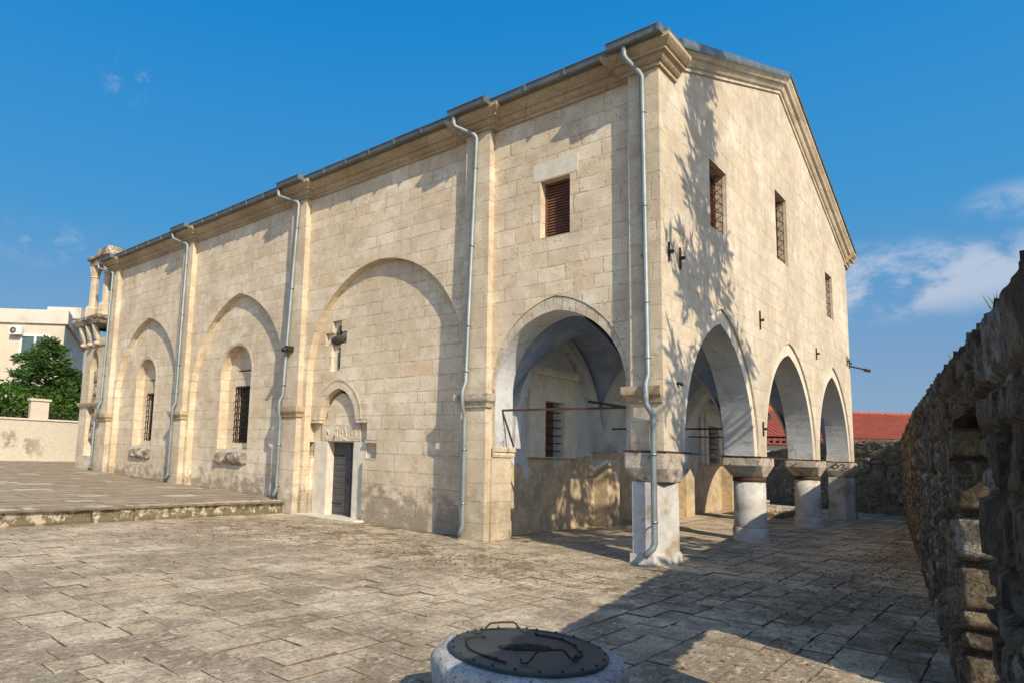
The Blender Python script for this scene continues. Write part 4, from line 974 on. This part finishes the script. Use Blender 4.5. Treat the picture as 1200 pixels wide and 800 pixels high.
def needles(mb, p, d, ln, wd, n, spread):
    for _ in range(n):
        v = (d+Vector((random.gauss(0,1),random.gauss(0,1),random.gauss(0,.7)))*spread).normalized()
        s = v.cross(Vector((random.gauss(0,1),random.gauss(0,1),random.gauss(0,1)))).normalized()*wd*random.uniform(.6,1.2)
        c = p+Vector((random.gauss(0,1),random.gauss(0,1),random.gauss(0,1)))*ln*.35; l = v*ln*random.uniform(.6,1.3)
        mb.add([c-s*.4, c+s*.4, c+l*.6+s, c+l*1.05, c+l*.6-s], [(0,1,2,3,4)])
def conifer(name, label, base, H, R, zlow, nb, dens, mat, ln=.22, wd=.035, shape=lambda t: 1-t, asym=None, group=None):
    t = thing(name, label, 'tree', base, group); base = Vector(base)
    tb = MB(); tb.tube([base+Vector((.05*sin(k*1.7),.05*cos(k*2.1),H*k/8)) for k in range(9)], [max(.015,.16*(H/9)*(1-k/8.2)) for k in range(9)], 8)
    cb = MB()
    for i in range(nb):
        f = ((i+random.random())/nb); z = zlow+(H-zlow)*f; r = R*shape(f)*random.uniform(.65,1.15); a = i*2.4+random.uniform(-.5,.5)
        if asym: r *= asym(a, f)
        d = Vector((cos(a),sin(a),0)); p0 = base+Vector((0,0,z)); droop = random.uniform(-.1,.25)
        pts = [p0+d*(r*q/5)+Vector((0,0,droop*r*(q/5)-.25*r*(q/5)**2+.12*r*(q/5)**3)) for q in range(6)]
        tb.tube(pts, [max(.006,.035*(H/9)*(1-q/5.5)) for q in range(6)], 5)
        m = max(3, int(r*dens))
        for q in range(m):
            s_ = .15+.85*(q+random.random())/m; k = min(4, int(s_*5)); p = pts[k].lerp(pts[k+1], s_*5-k)
            side = Vector((-d.y,d.x,0))*random.choice((-1,1)); dd = (d*.7+side*random.uniform(.2,1)+Vector((0,0,random.uniform(-.1,.3)))).normalized(); tl = r*.3*(1.1-s_)+.15
            for w in range(3): needles(cb, p+dd*tl*(w/2.5), dd, ln, wd, 8, .5)
    tb.build('trunk', M['bark'], t, recalc=False); cb.build('crown', mat, t, recalc=False); return t
conifer('conifer_tree', 'dark green conifer with pointed drooping boughs behind the boundary wall', (-35.6,1.7,.5), 6.9, 3.5, 1.2, 62, 6, M['cedar'], .34, .05, lambda t: (1-t)**.6*random.uniform(.7,1.15))
conifer('conifer_tree', 'lower dark conifer half hidden by the belfry behind the boundary wall', (-37.5,4.6,.5), 5.2, 2.4, 1.2, 34, 5, M['cedar'], .34, .055, lambda t: (1-t)**.7)
def bush(name, label, c, rx, ry, rz, n, mat, sz=.11):
    t = thing(name, label, 'shrub', (c[0],c[1],.5)); cb = MB(); sb = MB(); c = Vector(c)
    lobes = [(c+Vector((random.uniform(-.6,.6)*rx,random.uniform(-.6,.6)*ry,random.uniform(-.3,.7)*rz)), random.uniform(.35,.6)) for _ in range(16)]
    for i in range(n):
        lc, lr = random.choice(lobes); v = Vector((random.gauss(0,1),random.gauss(0,1),random.gauss(0,1))).normalized()*random.uniform(.6,1.05)
        p = lc+Vector((v.x*rx*lr,v.y*ry*lr,v.z*rz*lr)); d = (v+Vector((random.gauss(0,.5),random.gauss(0,.5),random.gauss(0,.5)))).normalized()
        s = d.cross(Vector((random.gauss(0,1),random.gauss(0,1),1))).normalized()*sz*.5; cb.add([p, p+d*sz*.6+s, p+d*sz*1.3, p+d*sz*.6-s], [(0,1,2,3)])
    for lc, lr in lobes: sb.tube([Vector((c.x,c.y,.5)), (Vector((c.x,c.y,.5))+lc)/2+Vector((.1,.1,.2)), lc], [.05,.035,.01], 5)
    sb.build('stems', M['bark'], t, recalc=False); cb.build('foliage', mat, t, recalc=False)
bush('shrub', 'bright green leafy shrub over the boundary wall at the left edge', (-34.5,-1.9,3.2), 1.9, 2.6, 2.0, 5200, M['shrub'], .17)
bush('shrub', 'yellow-green leafy shrub under the dark conifer by the square pillar', (-33.8,1.7,2.9), 1.2, 1.5, 1.4, 2800, M['shrub'], .15)
# tree behind the rubble wall: it stands out of frame, its shadow falls on the gable
t = conifer('tall_conifer', 'tall sparse conifer behind the right-hand wall, throwing its shadow on the gable', (8.32,-1.45,0), 16.9, 3.2, 5.6, 44, 2.1, M['cedar'], .42, .055,
        lambda t: (random.choice((1.15,.9,.6)) if t < .62 else random.choice((.15,.2,.35,.6)) if t < .88 else .18)*(1-.3*t), lambda a, f: .72 if cos(a) < -.2 else 1.0)

# ------------------------------------------------------------------ tufts and litter in the joints
def tufts(n, region, h, spread):
    mb = MB()
    for _ in range(n):
        x, y = region(); 
        if inchurch(x,y) or x > wx(y): continue
        for b in range(random.randint(6,16)):
            a = random.random()*2*pi; r_ = random.random()*spread; p = Vector((x+r_*cos(a), y+r_*sin(a), -.02)); hh = h*random.uniform(.4,1.2); l = Vector((random.gauss(0,.5),random.gauss(0,.5),1)).normalized()*hh
            s = Vector((cos(a+1.3),sin(a+1.3),0))*.004; mb.add([p-s,p+s,p+l*.6+s*.7,p+l,p+l*.6-s*.7], [(0,1,2,3,4)])
    return mb
def reg():
    if random.random() < .6: 
        y = random.uniform(-9,.0); return (random.uniform(-9.5,3), y)
    return (random.uniform(-5,.8), random.uniform(-2.5,8))
def reg2():
    if random.random() < .35: y = random.uniform(-7,14); return (wx(y)-random.uniform(.02,.3), y)
    return reg()
mb = tufts(430, reg2, .05, .07)
for _ in range(26):
    y = random.uniform(-9,5); x = wx(y)+random.uniform(.15,.5)
    for b in range(random.randint(3,9)):
        p = Vector((x+random.uniform(-.05,.05),y+random.uniform(-.05,.05),toph(y)-.02)); l = Vector((random.gauss(0,.4),random.gauss(0,.4),1)).normalized()*random.uniform(.05,.14); u_ = Vector((.004,.003,0)); mb.add([p-u_,p+u_,p+l*.6+u_*.7,p+l,p+l*.6-u_*.7], [(0,1,2,3,4)])
tag(mb.build('grass', M['grass'], recalc=False), 'thin tufts of grass in the paving joints', 'grass', kind='stuff')
mb = MB()
for _ in range(4200):
    c = random.choice(((-6,-1.8,3.5,1.6),(-2.5,-2.4,2,1.2),(-8,-3.5,1.8,2),(2.6,3,.8,4),(1,1,2,3),(2.9,-1.5,.7,4),(2.4,5,.6,5)))
    x = random.gauss(c[0],c[2]*.6); y = random.gauss(c[1],c[3]*.6)
    if inchurch(x,y) or y > 0 and x < 0 or x > wx(y)-.1 or x < -10.5: continue
    a = random.random()*6.3; l = random.uniform(.015,.045); w = l*random.uniform(.2,.5); u_ = Vector((cos(a),sin(a),random.uniform(-.3,.3))); v_ = Vector((-sin(a),cos(a),random.uniform(-.4,.4))); p = Vector((x,y,.012))
    mb.add([p-u_*l,p-v_*w,p+u_*l,p+v_*w], [(0,1,2,3)])
tag(mb.build('leaf_litter', M['debris'], recalc=False), 'dry brown leaf litter and crumbs strewn on the paving', 'litter', kind='stuff')

# ------------------------------------------------------------------ light, sky, camera
sd = Vector((2.6,-1.15,1.92)).normalized()
sun = bpy.data.lights.new('sun', 'SUN'); sun.energy = 4.2; sun.angle = radians(.4); sun.color = (1,.87,.66)
so = bpy.data.objects.new('sun', sun); COL.objects.link(so); so.rotation_euler = sd.to_track_quat('Z','Y').to_euler(); so.location = (30,-12,22)
w = bpy.data.worlds.new('World'); S.world = w; w.use_nodes = True; nt = w.node_tree; bg = nt.nodes['Background']
class WN(NT):
    def __init__(s): s.t = nt
k = WN()
sky = k.n('ShaderNodeTexSky'); sky.sky_type = 'NISHITA'; sky.sun_disc = False; sky.sun_elevation = math.asin(sd.z); sky.sun_rotation = math.atan2(sd.x, sd.y)
sky.air_density = 1.0; sky.dust_density = .6; sky.ozone_density = 2.2; sky.altitude = 100
tc = k.n('ShaderNodeTexCoord').outputs['Generated']
nrm = k.n('ShaderNodeVectorMath', operation='NORMALIZE'); k.put(nrm.inputs[0], tc); d = nrm.outputs[0]
grad = k.ramp(k.sep(d)[2], [(0,(.27,.40,.56)),(.11,(.204,.352,.56)),(.31,(.05,.31,.65)),(.57,(.002,.246,.66)),(1,(.002,.2,.6))])
gsc = k.n('ShaderNodeVectorMath', operation='SCALE'); k.put(gsc.inputs[0], grad); gsc.inputs['Scale'].default_value = 5.0
dt = k.n('ShaderNodeVectorMath', operation='DOT_PRODUCT'); k.put(dt.inputs[0], d); dt.inputs[1].default_value = sd
skyc = k.mix(k.ss(dt.outputs['Value'], -.05, .5, .94, .0), sky.outputs[0], gsc.outputs[0])      # deep blue away from the sun, bright aureole towards it
def blob(c, r0, r1, st=(1,1,1.0)):
    sub = k.n('ShaderNodeVectorMath', operation='SUBTRACT'); k.put(sub.inputs[0], d); sub.inputs[1].default_value = c
    sc = k.scale(sub.outputs[0], st); ln = k.n('ShaderNodeVectorMath', operation='LENGTH'); k.put(ln.inputs[0], sc); return k.ss(ln.outputs['Value'], r1, r0)
n1 = k.noise(k.scale(d, (1,1,1.5)), 9, 8, .58, .1); n2c = k.noise(k.scale(d, (1,1,1.6)), 22, 7, .65, .3)
m = k.math('MULTIPLY', k.math('MAXIMUM', blob((-.10,.966,.222), .08, .25, (1,1,4.4)), k.math('MULTIPLY', blob((.0,.958,.29), .01, .06, (1,1,2)), .6)), k.ss(k.math('ADD', k.math('MULTIPLY', n1, .75), k.math('MULTIPLY', n2c, .3)), .42, .56))
m2 = k.math('MULTIPLY', blob((-.819,.334,.466), .0, .04), k.ss(n2c, .5, .68, 0, .5))
m3 = k.math('MULTIPLY', blob((-.93,.27,.26), .0, .14, (1,1,3)), k.ss(n2c, .48, .7, 0, .35))
mm = k.math('MAXIMUM', k.math('MULTIPLY', m, .75), k.math('MAXIMUM', m2, m3), clamp=True)
k.put(bg.inputs['Color'], k.mix(mm, skyc, (3.0,3.3,3.9))); bg.inputs['Strength'].default_value = .15

cam = bpy.data.cameras.new('camera'); co = bpy.data.objects.new('camera', cam); COL.objects.link(co); S.camera = co
yaw, pit, rol = 2.3352, .119, .0328
F = Vector((cos(pit)*cos(yaw), cos(pit)*sin(yaw), sin(pit))); R = Vector((sin(yaw),-cos(yaw),0)); U = R.cross(F)
R2 = R*cos(rol)+U*sin(rol); U2 = -R*sin(rol)+U*cos(rol)
mt = Matrix((R2, U2, -F)).transposed().to_4x4(); mt.translation = Vector((4.6514,-11.5661,1.8)); co.matrix_world = mt
cam.sensor_width = 36; cam.sensor_fit = 'HORIZONTAL'; cam.lens = 36*779.68/1200; cam.shift_x = 133.97/1200; cam.shift_y = 35.76/1200
cam.clip_start = .05; cam.clip_end = 4000
S.view_settings.view_transform = 'Standard'; S.view_settings.look = 'None'; S.view_settings.exposure = .35; S.view_settings.gamma = 1; S.view_settings.use_curve_mapping = False
S.cycles.max_bounces = 8; S.cycles.diffuse_bounces = 4; S.cycles.use_denoising = True
